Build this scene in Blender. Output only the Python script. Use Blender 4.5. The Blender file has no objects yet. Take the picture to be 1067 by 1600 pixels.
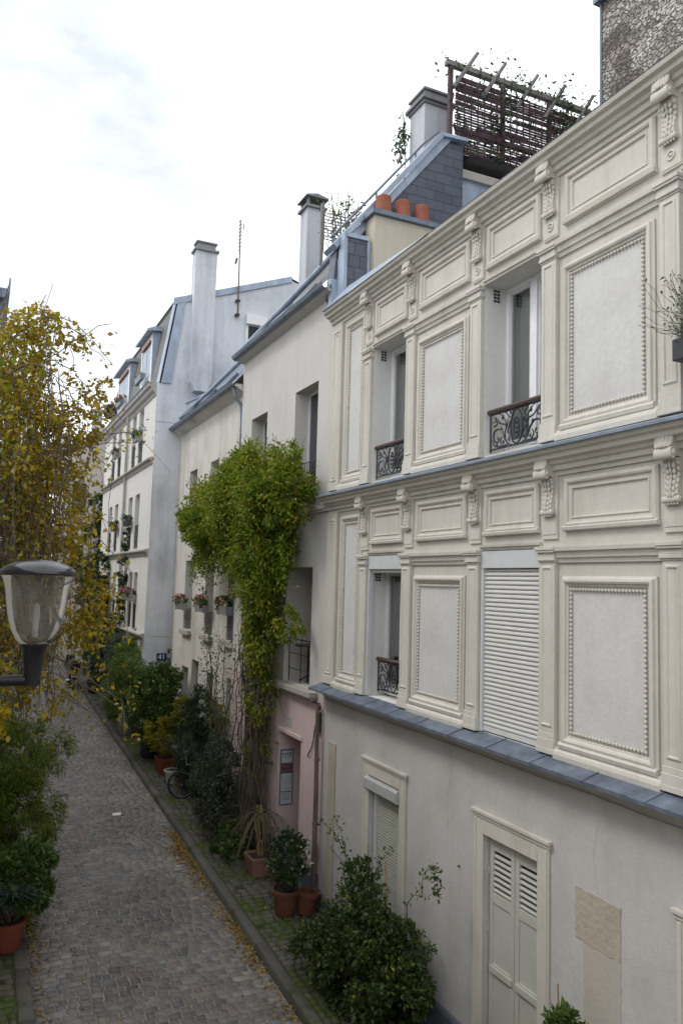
import bpy, math, random
import numpy as np
from mathutils import Vector, Matrix
random.seed(7); RNG = np.random.default_rng(11)
SC = bpy.context.scene
C = SC.collection
# ------------------------------------------------------------------ camera, world, sun, exposure
CAMZ = 5.95
def setup_camera():
    cam = bpy.data.cameras.new('camera'); o = bpy.data.objects.new('camera', cam); C.objects.link(o)
    yaw, pitch, roll = math.radians(24.919), math.radians(5.202), math.radians(1.631)
    f = Vector((math.sin(yaw)*math.cos(pitch), math.cos(yaw)*math.cos(pitch), math.sin(pitch)))
    r0 = Vector((math.cos(yaw), -math.sin(yaw), 0)); u0 = r0.cross(f)
    r = math.cos(roll)*r0 + math.sin(roll)*u0; u = -math.sin(roll)*r0 + math.cos(roll)*u0
    M = Matrix(((r.x, u.x, -f.x, 0), (r.y, u.y, -f.y, 0), (r.z, u.z, -f.z, CAMZ), (0, 0, 0, 1)))
    o.matrix_world = M
    cam.sensor_fit = 'VERTICAL'; cam.sensor_height = 24.0; cam.sensor_width = 16.0
    cam.lens = 24.0*1220.1/1600.0
    cam.clip_start = 0.05; cam.clip_end = 2000
    cam.dof.use_dof = True; cam.dof.focus_distance = 10.0; cam.dof.aperture_fstop = 5.0
    SC.camera = o
setup_camera()
SUN_EL, SUN_AZ = 52.0, -68.0          # azimuth measured from +Y towards +X
def setup_light():
    w = bpy.data.worlds.new('World'); SC.world = w; w.use_nodes = True
    nt = w.node_tree; nt.nodes.clear(); N = nt.nodes.new; L = nt.links.new
    out = N('ShaderNodeOutputWorld'); mix = N('ShaderNodeMixShader')
    b1 = N('ShaderNodeBackground'); b2 = N('ShaderNodeBackground')
    sky = N('ShaderNodeTexSky'); sky.sky_type = 'NISHITA'; sky.sun_disc = False
    sky.sun_elevation = math.radians(SUN_EL); sky.sun_rotation = math.radians(SUN_AZ)
    L(sky.outputs[0], b1.inputs[0]); b1.inputs[1].default_value = 0.10
    tc = N('ShaderNodeTexCoord'); mp = N('ShaderNodeMapping'); mp.inputs['Scale'].default_value = (1.0, 1.0, 2.2)
    mp.inputs['Location'].default_value = (0.35, 0.2, 0.1)
    L(tc.outputs['Generated'], mp.inputs[0])
    n = N('ShaderNodeTexNoise'); n.inputs['Scale'].default_value = 3.2; n.inputs['Detail'].default_value = 8; n.inputs['Roughness'].default_value = .58
    L(mp.outputs[0], n.inputs['Vector'])
    # a thinner grey bank of cloud low over the far end of the lane
    dot = N('ShaderNodeVectorMath'); dot.operation = 'DOT_PRODUCT'
    d = Vector((0.05, 0.89, 0.44)).normalized(); dot.inputs[1].default_value = d
    L(tc.outputs['Generated'], dot.inputs[0])
    mr = N('ShaderNodeMapRange'); mr.inputs[1].default_value = 0.945; mr.inputs[2].default_value = .992
    L(dot.outputs['Value'], mr.inputs[0])
    ad = N('ShaderNodeMath'); ad.operation = 'MULTIPLY_ADD'; ad.inputs[1].default_value = 0.36
    L(mr.outputs[0], ad.inputs[0]); L(n.outputs['Fac'], ad.inputs[2])
    cr = N('ShaderNodeValToRGB'); e = cr.color_ramp.elements
    e[0].position = .54; e[0].color = (1.46, 1.51, 1.58, 1); e[1].position = .96; e[1].color = (.65, .70, .75, 1)
    L(ad.outputs[0], cr.inputs[0]); L(cr.outputs[0], b2.inputs[0]); b2.inputs[1].default_value = SKY_K
    mix.inputs[0].default_value = 0.90
    L(b1.outputs[0], mix.inputs[1]); L(b2.outputs[0], mix.inputs[2]); L(mix.outputs[0], out.inputs[0])
    s = bpy.data.lights.new('sun', 'SUN'); s.energy = 1.0; s.angle = math.radians(14); s.color = (1, .965, .92)
    so = bpy.data.objects.new('sun', s); C.objects.link(so)
    el, az = math.radians(SUN_EL), math.radians(SUN_AZ)
    dv = Vector((math.sin(az)*math.cos(el), math.cos(az)*math.cos(el), math.sin(el)))
    so.rotation_euler = dv.to_track_quat('Z', 'Y').to_euler(); so.location = (-5, 5, 30)
    SC.view_settings.view_transform = 'Standard'; SC.view_settings.look = 'None'
    SC.view_settings.exposure = EXPO; SC.view_settings.gamma = 1
SKY_K, EXPO = 1.0, 0.30
setup_light()
SC.cycles.max_bounces = 6; SC.cycles.diffuse_bounces = 4; SC.cycles.transparent_max_bounces = 12

# ------------------------------------------------------------------ helpers
ORG = {}
def tag(o, label=None, cat=None, group=None, kind=None):
    if label: o['label'] = label
    if cat: o['category'] = cat
    if group: o['group'] = group
    if kind: o['kind'] = kind
    return o
def thing(name, label, cat, loc, group=None):
    o = bpy.data.objects.new(name, None); C.objects.link(o); o.location = loc; o.empty_display_size = .2
    ORG[o.name] = Vector(loc); return tag(o, label, cat, group)
def gz(y): return -0.4275 + 0.045*min(y, 60)          # the lane climbs gently away from the camera

class MB:
    def __init__(s): s.v = []; s.f = []
    def add(s, v, f):
        n = len(s.v); s.v += [tuple(p) for p in v]; s.f += [tuple(i+n for i in q) for q in f]; return s
    def box(s, x0, x1, y0, y1, z0, z1):
        return s.add([(x0,y0,z0),(x1,y0,z0),(x1,y1,z0),(x0,y1,z0),(x0,y0,z1),(x1,y0,z1),(x1,y1,z1),(x0,y1,z1)],
                     [(0,3,2,1),(4,5,6,7),(0,1,5,4),(1,2,6,5),(2,3,7,6),(3,0,4,7)])
    def obox(s, c, sx, sy, sz, M):
        v = []
        for z in (-1,1):
            for x, y in ((-1,-1),(1,-1),(1,1),(-1,1)): v.append(Vector(c) + M @ Vector((x*sx/2, y*sy/2, z*sz/2)))
        return s.add(v, [(0,3,2,1),(4,5,6,7),(0,1,5,4),(1,2,6,5),(2,3,7,6),(3,0,4,7)])
    def quad(s, *p): return s.add(p, [tuple(range(len(p)))])
    def prism(s, poly, axis, a0, a1):
        # polygon in the plane normal to axis ('x': (y,z), 'y': (x,z), 'z': (x,y)), extruded a0..a1
        g = {'x': lambda p, a: (a, p[0], p[1]), 'y': lambda p, a: (p[0], a, p[1]), 'z': lambda p, a: (p[0], p[1], a)}[axis]
        n = len(poly); v = [g(p, a0) for p in poly] + [g(p, a1) for p in poly]
        f = [tuple(range(n)), tuple(range(2*n-1, n-1, -1))] + [(i, (i+1) % n, n+(i+1) % n, n+i) for i in range(n)]
        return s.add(v, f)
    def tube(s, pts, r, n=6, cap=True):
        pts = [Vector(p) for p in pts]; m = len(pts)
        rs = r if isinstance(r, (list, tuple)) else [r]*m
        v = []; up = None
        for i, p in enumerate(pts):
            t = (pts[min(i+1, m-1)] - pts[max(i-1, 0)])
            t = t.normalized() if t.length > 1e-9 else Vector((0,0,1))
            if up is None: a = t.orthogonal().normalized()
            else:
                a = up - t*up.dot(t); a = a.normalized() if a.length > 1e-6 else t.orthogonal().normalized()
            up = a; b = t.cross(a)
            for k in range(n):
                w = 2*math.pi*k/n; v.append(p + (a*math.cos(w) + b*math.sin(w))*rs[i])
        f = [(i*n+k, i*n+(k+1) % n, (i+1)*n+(k+1) % n, (i+1)*n+k) for i in range(m-1) for k in range(n)]
        if cap: f += [tuple(range(n-1, -1, -1)), tuple((m-1)*n+k for k in range(n))]
        return s.add(v, f)
    def lathe(s, prof, c=(0,0,0), n=24, M=None):
        v = []; c = Vector(c)
        for r, z in prof:
            for k in range(n):
                w = 2*math.pi*k/n; p = Vector((r*math.cos(w), r*math.sin(w), z)); v.append(c + (M @ p if M else p))
        m = len(prof)
        return s.add(v, [(i*n+k, i*n+(k+1) % n, (i+1)*n+(k+1) % n, (i+1)*n+k) for i in range(m-1) for k in range(n)])
    def ball(s, c, r, n=8, m=5, sc=(1,1,1)):
        prof = [(math.sin(math.pi*i/m), -math.cos(math.pi*i/m)) for i in range(m+1)]
        v = []
        for a, z in prof:
            for k in range(n):
                w = 2*math.pi*k/n
                v.append((c[0]+r*sc[0]*a*math.cos(w), c[1]+r*sc[1]*a*math.sin(w), c[2]+r*sc[2]*z))
        return s.add(v, [(i*n+k, i*n+(k+1) % n, (i+1)*n+(k+1) % n, (i+1)*n+k) for i in range(m) for k in range(n)])
    def frame(s, x, y0, y1, z0, z1, prof):
        # mitred moulding round a rectangle on a wall facing -X; prof = (inset, protrusion)
        v = []; f = []
        for i, h in prof:
            v += [(x-h, y0+i, z0+i), (x-h, y1-i, z0+i), (x-h, y1-i, z1-i), (x-h, y0+i, z1-i)]
        for k in range(len(prof)-1):
            for j in range(4):
                a, b = k*4+j, k*4+(j+1) % 4; f.append((a, b, b+4, a+4))
        return s.add(v, f)
    def wall(s, x, y0, y1, z0, z1, holes, depth, rev=None):
        # face at X=x looking to -X with rectangular openings and their reveals
        ys = sorted({y0, y1, *[h[0] for h in holes], *[h[1] for h in holes]}); zs = sorted({z0, z1, *[h[2] for h in holes], *[h[3] for h in holes]})
        ys = [y for y in ys if y0 <= y <= y1]; zs = [z for z in zs if z0 <= z <= z1]
        for i in range(len(ys)-1):
            for j in range(len(zs)-1):
                cy, cz = (ys[i]+ys[i+1])/2, (zs[j]+zs[j+1])/2
                if any(h[0] < cy < h[1] and h[2] < cz < h[3] for h in holes): continue
                s.quad((x,ys[i],zs[j]), (x,ys[i],zs[j+1]), (x,ys[i+1],zs[j+1]), (x,ys[i+1],zs[j]))
        for h in holes:
            a, b, c, d = h[:4]; e = x + (h[4] if len(h) > 4 else depth)
            r = rev or s
            r.quad((x,a,c),(e,a,c),(e,a,d),(x,a,d)); r.quad((x,b,c),(x,b,d),(e,b,d),(e,b,c))
            r.quad((x,a,d),(e,a,d),(e,b,d),(x,b,d)); r.quad((x,a,c),(x,b,c),(e,b,c),(e,a,c))
        return s
    def build(s, name, mat, parent=None, smooth=False, bevel=0, auto=None):
        me = bpy.data.meshes.new(name)
        o_ = ORG[parent.name] if parent else Vector((0,0,0))
        me.from_pydata([(p[0]-o_.x, p[1]-o_.y, p[2]-o_.z) for p in s.v], [], s.f); me.update()
        if mat: me.materials.append(mat)
        if smooth: me.polygons.foreach_set('use_smooth', [True]*len(me.polygons))
        if auto:
            me.polygons.foreach_set('use_smooth', [True]*len(me.polygons))
            try: me.set_sharp_from_angle(angle=math.radians(auto))
            except Exception: pass
        o = bpy.data.objects.new(name, me); C.objects.link(o)
        if parent: o.parent = parent
        ORG[o.name] = o_
        if bevel:
            m = o.modifiers.new('bevel', 'BEVEL'); m.width = bevel; m.segments = 2; m.limit_method = 'ANGLE'; m.angle_limit = .6
        return o

def mesh_np(name, V, F, mat, parent=None, rnd=None, smooth=False):
    # numpy mesh of quads with one random number per face
    me = bpy.data.meshes.new(name); o_ = ORG[parent.name] if parent else Vector((0,0,0))
    V = V - np.array(o_)[None]
    nf, k = F.shape
    me.vertices.add(len(V)); me.vertices.foreach_set('co', V.astype(np.float32).ravel())
    me.loops.add(nf*k); me.loops.foreach_set('vertex_index', F.astype(np.int32).ravel())
    me.polygons.add(nf); me.polygons.foreach_set('loop_start', np.arange(0, nf*k, k, dtype=np.int32))
    me.polygons.foreach_set('loop_total', np.full(nf, k, dtype=np.int32))
    me.update(calc_edges=True)
    if rnd is not None:
        a = me.attributes.new('rnd', 'FLOAT', 'FACE'); a.data.foreach_set('value', rnd.astype(np.float32))
    if smooth: me.polygons.foreach_set('use_smooth', np.ones(nf, dtype=bool))
    me.materials.append(mat); me.validate()
    o = bpy.data.objects.new(name, me); C.objects.link(o)
    if parent: o.parent = parent
    ORG[o.name] = o_
    return o

# ------------------------------------------------------------------ materials
def new_mat(name):
    m = bpy.data.materials.new(name); m.use_nodes = True; nt = m.node_tree
    return m, nt, nt.nodes['Principled BSDF'], nt.nodes.new, nt.links.new
def plain(name, col, rough=.6, metal=0, var=.12, vscale=6, bump=0, bscale=60, spec=.5, stretch=(1,1,1)):
    m, nt, P, N, L = new_mat(name)
    P.inputs['Roughness'].default_value = rough; P.inputs['Metallic'].default_value = metal
    P.inputs['Specular IOR Level'].default_value = spec
    tc = N('ShaderNodeTexCoord'); mp = N('ShaderNodeMapping'); mp.inputs['Scale'].default_value = stretch; L(tc.outputs['Object'], mp.inputs[0])
    n = N('ShaderNodeTexNoise'); n.inputs['Scale'].default_value = vscale; n.inputs['Detail'].default_value = 6; n.inputs['Roughness'].default_value = .6
    L(mp.outputs[0], n.inputs['Vector'])
    cr = N('ShaderNodeValToRGB'); e = cr.color_ramp.elements
    e[0].position = .3; e[1].position = .72
    e[0].color = tuple(max(0, c*(1-var)) for c in col) + (1,); e[1].color = tuple(min(1, c*(1+var)) for c in col) + (1,)
    L(n.outputs['Fac'], cr.inputs[0]); L(cr.outputs[0], P.inputs['Base Color'])
    if bump:
        b = N('ShaderNodeTexNoise'); b.inputs['Scale'].default_value = bscale; b.inputs['Detail'].default_value = 4; L(tc.outputs['Object'], b.inputs['Vector'])
        bp = N('ShaderNodeBump'); bp.inputs['Strength'].default_value = bump; bp.inputs['Distance'].default_value = .01
        L(b.outputs['Fac'], bp.inputs['Height']); L(bp.outputs[0], P.inputs['Normal'])
    return m
def render_wall(name, col, dirt, streak=.35, blotch=.3, bump=.25, bscale=45, rough=.85, blotch_scale=.9, streak_scale=(3.5,3.5,.22)):
    # lime render: large weather blotches, run-off streaks, fine grain
    m, nt, P, N, L = new_mat(name); P.inputs['Roughness'].default_value = rough; P.inputs['Specular IOR Level'].default_value = .25
    tc = N('ShaderNodeTexCoord')
    n1 = N('ShaderNodeTexNoise'); n1.inputs['Scale'].default_value = blotch_scale; n1.inputs['Detail'].default_value = 8; n1.inputs['Roughness'].default_value = .62
    L(tc.outputs['Object'], n1.inputs['Vector'])
    mp = N('ShaderNodeMapping'); mp.inputs['Scale'].default_value = streak_scale; L(tc.outputs['Object'], mp.inputs[0])
    n2 = N('ShaderNodeTexNoise'); n2.inputs['Scale'].default_value = 1; n2.inputs['Detail'].default_value = 6; n2.inputs['Roughness'].default_value = .6; L(mp.outputs[0], n2.inputs['Vector'])
    def rng(src, lo, hi, k):
        r = N('ShaderNodeMapRange'); r.inputs[1].default_value = lo; r.inputs[2].default_value = hi; r.inputs[4].default_value = k; L(src, r.inputs[0]); return r.outputs[0]
    a = N('ShaderNodeMath'); a.operation = 'ADD'; a.use_clamp = True
    L(rng(n1.outputs['Fac'], .45, .75, blotch), a.inputs[0]); L(rng(n2.outputs['Fac'], .5, .75, streak), a.inputs[1])
    n3 = N('ShaderNodeTexNoise'); n3.inputs['Scale'].default_value = 14; n3.inputs['Detail'].default_value = 5; L(tc.outputs['Object'], n3.inputs['Vector'])
    mx = N('ShaderNodeMix'); mx.data_type = 'RGBA'; mx.inputs[6].default_value = (*col, 1); mx.inputs[7].default_value = (*dirt, 1); L(a.outputs[0], mx.inputs[0])
    hv = N('ShaderNodeHueSaturation'); vv = N('ShaderNodeMapRange'); vv.inputs[3].default_value = .90; vv.inputs[4].default_value = 1.08; L(n3.outputs['Fac'], vv.inputs[0]); L(vv.outputs[0], hv.inputs['Value'])
    L(mx.outputs[2], hv.inputs['Color']); L(hv.outputs[0], P.inputs['Base Color'])
    b = N('ShaderNodeTexNoise'); b.inputs['Scale'].default_value = bscale; b.inputs['Detail'].default_value = 5; L(tc.outputs['Object'], b.inputs['Vector'])
    b2 = N('ShaderNodeMath'); b2.operation = 'MULTIPLY_ADD'; b2.inputs[1].default_value = .6; L(n3.outputs['Fac'], b2.inputs[0]); L(b.outputs['Fac'], b2.inputs[2])
    bp = N('ShaderNodeBump'); bp.inputs['Strength'].default_value = bump; bp.inputs['Distance'].default_value = .012
    L(b2.outputs[0], bp.inputs['Height']); L(bp.outputs[0], P.inputs['Normal'])
    return m
def leaf_mat(name, cols, trans=.3, rough=.5):
    m, nt, P, N, L = new_mat(name); P.inputs['Roughness'].default_value = rough; P.inputs['Specular IOR Level'].default_value = .35
    at = N('ShaderNodeAttribute'); at.attribute_name = 'rnd'
    cr = N('ShaderNodeValToRGB'); el = cr.color_ramp.elements
    el[0].color = (*cols[0], 1); el[1].color = (*cols[-1], 1)
    for i, c in enumerate(cols[1:-1]):
        e = el.new((i+1)/(len(cols)-1)); e.color = (*c, 1)
    L(at.outputs['Fac'], cr.inputs[0]); L(cr.outputs[0], P.inputs['Base Color'])
    t = N('ShaderNodeBsdfTranslucent'); L(cr.outputs[0], t.inputs['Color'])
    mx = N('ShaderNodeMixShader'); mx.inputs[0].default_value = trans
    L(P.outputs[0], mx.inputs[1]); L(t.outputs[0], mx.inputs[2]); L(mx.outputs[0], nt.nodes['Material Output'].inputs[0])
    return m
def stone_mat(name, cols, rough=.8, bump=.5, moss=None, moss_amt=0):
    m, nt, P, N, L = new_mat(name); P.inputs['Roughness'].default_value = rough; P.inputs['Specular IOR Level'].default_value = .3
    at = N('ShaderNodeAttribute'); at.attribute_name = 'rnd'
    cr = N('ShaderNodeValToRGB'); el = cr.color_ramp.elements
    el[0].color = (*cols[0], 1); el[1].color = (*cols[-1], 1)
    for i, c in enumerate(cols[1:-1]):
        e = el.new((i+1)/(len(cols)-1)); e.color = (*c, 1)
    L(at.outputs['Fac'], cr.inputs[0])
    tc = N('ShaderNodeTexCoord'); n = N('ShaderNodeTexNoise'); n.inputs['Scale'].default_value = 30; n.inputs['Detail'].default_value = 6; L(tc.outputs['Object'], n.inputs['Vector'])
    hv = N('ShaderNodeHueSaturation'); vv = N('ShaderNodeMapRange'); vv.inputs[3].default_value = .6; vv.inputs[4].default_value = 1.35; L(n.outputs['Fac'], vv.inputs[0]); L(vv.outputs[0], hv.inputs['Value'])
    L(cr.outputs[0], hv.inputs['Color']); col = hv.outputs[0]
    nb = N('ShaderNodeTexNoise'); nb.inputs['Scale'].default_value = .55; nb.inputs['Detail'].default_value = 4; L(tc.outputs['Object'], nb.inputs['Vector'])
    vb = N('ShaderNodeMapRange'); vb.inputs[1].default_value = .3; vb.inputs[2].default_value = .7; vb.inputs[3].default_value = .68; vb.inputs[4].default_value = 1.32; L(nb.outputs['Fac'], vb.inputs[0])
    hb = N('ShaderNodeHueSaturation'); L(vb.outputs[0], hb.inputs['Value']); L(col, hb.inputs['Color']); col = hb.outputs[0]
    if moss:
        n2 = N('ShaderNodeTexNoise'); n2.inputs['Scale'].default_value = 1.6; n2.inputs['Detail'].default_value = 9; n2.inputs['Roughness'].default_value = .7; L(tc.outputs['Object'], n2.inputs['Vector'])
        mr = N('ShaderNodeMapRange'); mr.inputs[1].default_value = .62-moss_amt; mr.inputs[2].default_value = .74-moss_amt; L(n2.outputs['Fac'], mr.inputs[0])
        mx = N('ShaderNodeMix'); mx.data_type = 'RGBA'; L(mr.outputs[0], mx.inputs[0]); L(col, mx.inputs[6]); mx.inputs[7].default_value = (*moss, 1); col = mx.outputs[2]
    L(col, P.inputs['Base Color'])
    bp = N('ShaderNodeBump'); bp.inputs['Strength'].default_value = bump; bp.inputs['Distance'].default_value = .008
    L(n.outputs['Fac'], bp.inputs['Height']); L(bp.outputs[0], P.inputs['Normal'])
    return m
def brick_mat(name, c1, c2, mortar, bw, bh, msize=.012, rough=.6, bump=.5, axes='yz', spec=.5, offset=.5):
    m, nt, P, N, L = new_mat(name); P.inputs['Roughness'].default_value = rough; P.inputs['Specular IOR Level'].default_value = spec
    tc = N('ShaderNodeTexCoord'); sp = N('ShaderNodeSeparateXYZ'); cb = N('ShaderNodeCombineXYZ'); L(tc.outputs['Object'], sp.inputs[0])
    L(sp.outputs['XYZ'.index(axes[0].upper())], cb.inputs[0]); L(sp.outputs['XYZ'.index(axes[1].upper())], cb.inputs[1])
    b = N('ShaderNodeTexBrick'); b.inputs['Scale'].default_value = 1; b.inputs['Brick Width'].default_value = bw; b.inputs['Row Height'].default_value = bh
    b.inputs['Mortar Size'].default_value = msize; b.inputs['Mortar Smooth'].default_value = .2; b.offset = offset
    b.inputs['Color1'].default_value = (*c1, 1); b.inputs['Color2'].default_value = (*c2, 1); b.inputs['Mortar'].default_value = (*mortar, 1)
    L(cb.outputs[0], b.inputs['Vector'])
    n = N('ShaderNodeTexNoise'); n.inputs['Scale'].default_value = 9; n.inputs['Detail'].default_value = 5; L(tc.outputs['Object'], n.inputs['Vector'])
    hv = N('ShaderNodeHueSaturation'); vv = N('ShaderNodeMapRange'); vv.inputs[3].default_value = .75; vv.inputs[4].default_value = 1.25; L(n.outputs['Fac'], vv.inputs[0]); L(vv.outputs[0], hv.inputs['Value'])
    L(b.outputs['Color'], hv.inputs['Color']); L(hv.outputs[0], P.inputs['Base Color'])
    bp = N('ShaderNodeBump'); bp.inputs['Strength'].default_value = bump; bp.inputs['Distance'].default_value = .02; bp.invert = True
    L(b.outputs['Fac'], bp.inputs['Height']); L(bp.outputs[0], P.inputs['Normal'])
    return m
def rubble_mat(name):
    m, nt, P, N, L = new_mat(name); P.inputs['Roughness'].default_value = .9
    tc = N('ShaderNodeTexCoord'); mp = N('ShaderNodeMapping'); mp.inputs['Scale'].default_value = (1.9, 1.9, 3.6); L(tc.outputs['Object'], mp.inputs[0])
    nz = N('ShaderNodeTexNoise'); nz.inputs['Scale'].default_value = 3; L(mp.outputs[0], nz.inputs['Vector'])
    va = N('ShaderNodeMix'); va.data_type = 'RGBA'; va.inputs[0].default_value = .30; L(mp.outputs[0], va.inputs[6]); L(nz.outputs['Color'], va.inputs[7])
    v = N('ShaderNodeTexVoronoi'); v.inputs['Scale'].default_value = 1; L(va.outputs[2], v.inputs['Vector'])
    v2 = N('ShaderNodeTexVoronoi'); v2.feature = 'DISTANCE_TO_EDGE'; L(va.outputs[2], v2.inputs['Vector'])
    sp = N('ShaderNodeSeparateColor'); L(v.outputs['Color'], sp.inputs[0])
    cr = N('ShaderNodeValToRGB'); e = cr.color_ramp.elements; e[0].color = (.16,.135,.11,1); e[1].color = (.58,.545,.48,1); k = e.new(.55); k.color = (.36,.33,.285,1); L(sp.outputs[0], cr.inputs[0])
    mr = N('ShaderNodeMapRange'); mr.inputs[1].default_value = .0; mr.inputs[2].default_value = .16; L(v2.outputs['Distance'], mr.inputs[0])
    n = N('ShaderNodeTexNoise'); n.inputs['Scale'].default_value = 12; n.inputs['Detail'].default_value = 7; L(tc.outputs['Object'], n.inputs['Vector'])
    mx = N('ShaderNodeMix'); mx.data_type = 'RGBA'; L(mr.outputs[0], mx.inputs[0]); mx.inputs[6].default_value = (.13,.112,.095,1); L(cr.outputs[0], mx.inputs[7])
    hv = N('ShaderNodeHueSaturation'); vv = N('ShaderNodeMapRange'); vv.inputs[3].default_value = .45; vv.inputs[4].default_value = 1.5; L(n.outputs['Fac'], vv.inputs[0]); L(vv.outputs[0], hv.inputs['Value']); L(mx.outputs[2], hv.inputs['Color']); L(hv.outputs[0], P.inputs['Base Color'])
    h = N('ShaderNodeMath'); h.operation = 'MULTIPLY_ADD'; h.inputs[1].default_value = .5; L(n.outputs['Fac'], h.inputs[0]); L(mr.outputs[0], h.inputs[2])
    bp = N('ShaderNodeBump'); bp.inputs['Strength'].default_value = .9; bp.inputs['Distance'].default_value = .06; L(h.outputs[0], bp.inputs['Height']); L(bp.outputs[0], P.inputs['Normal'])
    return m
def glass_mat(name, tint=(.9,.95,.95), rough=.02, fac=.75):
    m, nt, P, N, L = new_mat(name); nt.nodes.remove(P)
    t = N('ShaderNodeBsdfTransparent'); t.inputs[0].default_value = (*tint, 1)
    g = N('ShaderNodeBsdfGlossy'); g.inputs['Roughness'].default_value = rough; g.inputs['Color'].default_value = (.95,.97,1,1)
    fr = N('ShaderNodeFresnel'); fr.inputs[0].default_value = 1.5
    ad = N('ShaderNodeMath'); ad.operation = 'ADD'; ad.use_clamp = True; ad.inputs[1].default_value = 1-fac-.05; L(fr.outputs[0], ad.inputs[0])
    mx = N('ShaderNodeMixShader'); L(ad.outputs[0], mx.inputs[0]); L(t.outputs[0], mx.inputs[1]); L(g.outputs[0], mx.inputs[2])
    L(mx.outputs[0], nt.nodes['Material Output'].inputs[0]); return m

M = {}
M['cream'] = render_wall('cream_stucco', (.575,.541,.478), (.405,.372,.312), streak=.5, blotch=.42, bump=.12)
M['cream_wall'] = render_wall('cream_stucco_field', (.545,.515,.455), (.40,.37,.31), streak=.5, blotch=.4, bump=.15)
M['panel'] = render_wall('white_panel_render', (.575,.56,.535), (.465,.447,.42), streak=.3, blotch=.75, bump=.3, bscale=20, blotch_scale=1.6)
M['ground_wall'] = render_wall('ground_floor_render', (.515,.497,.478), (.36,.335,.305), streak=.16, blotch=.6, bump=.3)
M['white_wall'] = render_wall('white_render', (.55,.525,.495), (.42,.39,.35), streak=.35, blotch=.4)
M['old_wall'] = render_wall('weathered_white_render', (.60,.57,.515), (.36,.32,.27), streak=.8, blotch=.55, streak_scale=(1.3,1.3,.13))
M['gable_wall'] = render_wall('gable_render', (.66,.68,.71), (.40,.41,.43), streak=.85, blotch=.8, blotch_scale=.55, streak_scale=(1.1,1.1,.13))
M['bright_wall'] = render_wall('bright_white_render', (.66,.64,.60), (.50,.465,.415), streak=.4, blotch=.3)
M['pink'] = render_wall('pink_render', (.62,.485,.475), (.49,.38,.37), streak=.4, blotch=.45)
M['beige_wall'] = render_wall('beige_render', (.52,.46,.36), (.38,.33,.25), streak=.6, blotch=.5)
M['chimney_grey'] = render_wall('chimney_render', (.50,.52,.55), (.33,.33,.34), streak=.7, blotch=.6)
M['far_wall'] = render_wall('far_grey_render', (.50,.46,.42), (.38,.34,.30), streak=.6, blotch=.5)
M['plinth'] = render_wall('blue_grey_plinth', (.115,.125,.16), (.085,.09,.11), streak=.4, blotch=.4)
M['zinc'] = plain('zinc_sheet', (.30,.355,.43), rough=.42, metal=.25, var=.22, vscale=4, stretch=(1,1,.5))
M['zinc_dark'] = plain('dark_zinc', (.15,.18,.22), rough=.45, metal=.25, var=.25, vscale=5)
M['slate'] = brick_mat('slate_cladding', (.058,.068,.092), (.078,.09,.118), (.012,.014,.02), .42, .20, .006, axes='xz', rough=.45)  # near-black joint colour paints the shadow lines at the slate laps
M['slate_roof'] = brick_mat('slate_roofing', (.10,.095,.09), (.15,.14,.13), (.03,.03,.03), .25, .16, .008, axes='yz', rough=.6)
M['slate_box'] = brick_mat('slate_box_cladding', (.055,.065,.085), (.09,.10,.125), (.02,.02,.03), .22, .24, .008, axes='xz', rough=.5)
M['white_paint'] = plain('white_paint', (.76,.76,.75), rough=.4, var=.05)
M['alu'] = plain('white_aluminium', (.56,.565,.57), rough=.35, var=.05)
M['shutter'] = plain('pale_slats', (.60,.59,.56), rough=.45, var=.06, stretch=(1,1,4))
M['old_shutter'] = plain('grey_green_slats', (.42,.42,.37), rough=.5, var=.08, stretch=(1,1,4))
M['door_paint'] = plain('pale_grey_paint', (.50,.495,.44), rough=.5, var=.06, vscale=3, bump=.05)
M['iron'] = plain('black_iron', (.018,.02,.026), rough=.4, var=.3, spec=.5)
M['rail_wood'] = plain('brown_handrail', (.055,.03,.024), rough=.35, var=.25)
M['glass'] = glass_mat('window_glass', (.72,.78,.76), fac=.72)
M['glass_dark'] = plain('dark_window_glass', (.03,.034,.038), rough=.06, var=.1, spec=.8)
M['glass_pale'] = plain('sky_lit_window_glass', (.20,.23,.28), rough=.08, var=.15, spec=.9)  # pale blue base colour stands in for sky reflected in the panes
M['curtain'] = plain('pale_curtain', (.42,.43,.36), rough=.9, var=.1, vscale=3)
M['curtain_green'] = plain('green_curtain', (.14,.19,.15), rough=.9, var=.15)
M['room'] = plain('dim_room', (.10,.10,.095), rough=.9)  # walls coloured dark to stand for the dim interior
M['stone'] = render_wall('bare_limestone', (.44,.395,.32), (.33,.28,.21), streak=.2, blotch=.7, bump=.8, bscale=18, blotch_scale=3)
M['stone_grey'] = render_wall('grey_sill_stone', (.40,.375,.34), (.27,.24,.20), streak=.3, blotch=.6, bump=.5)
M['terracotta'] = render_wall('terracotta', (.185,.075,.043), (.095,.045,.03), streak=.2, blotch=.6, bump=.2, blotch_scale=5)
M['terra_pale'] = render_wall('pale_terracotta', (.30,.165,.125), (.20,.12,.09), streak=.2, blotch=.6, bump=.2, blotch_scale=5)
M['terra_red'] = render_wall('red_terracotta', (.20,.052,.028), (.11,.035,.02), streak=.2, blotch=.6, bump=.2, blotch_scale=5)
M['pot_orange'] = render_wall('chimney_pot_clay', (.31,.11,.07), (.19,.075,.05), streak=.5, blotch=.6, bump=.3, blotch_scale=5)
M['dark_pot'] = plain('dark_plastic_pot', (.03,.03,.032), rough=.5)
M['grey_pot'] = plain('grey_plastic_trough', (.24,.24,.24), rough=.55)
M['white_pot'] = plain('dull_white_pot', (.40,.40,.37), rough=.6)
M['soil'] = plain('potting_soil', (.03,.022,.015), rough=1, var=.4, vscale=40, bump=.8)
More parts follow.
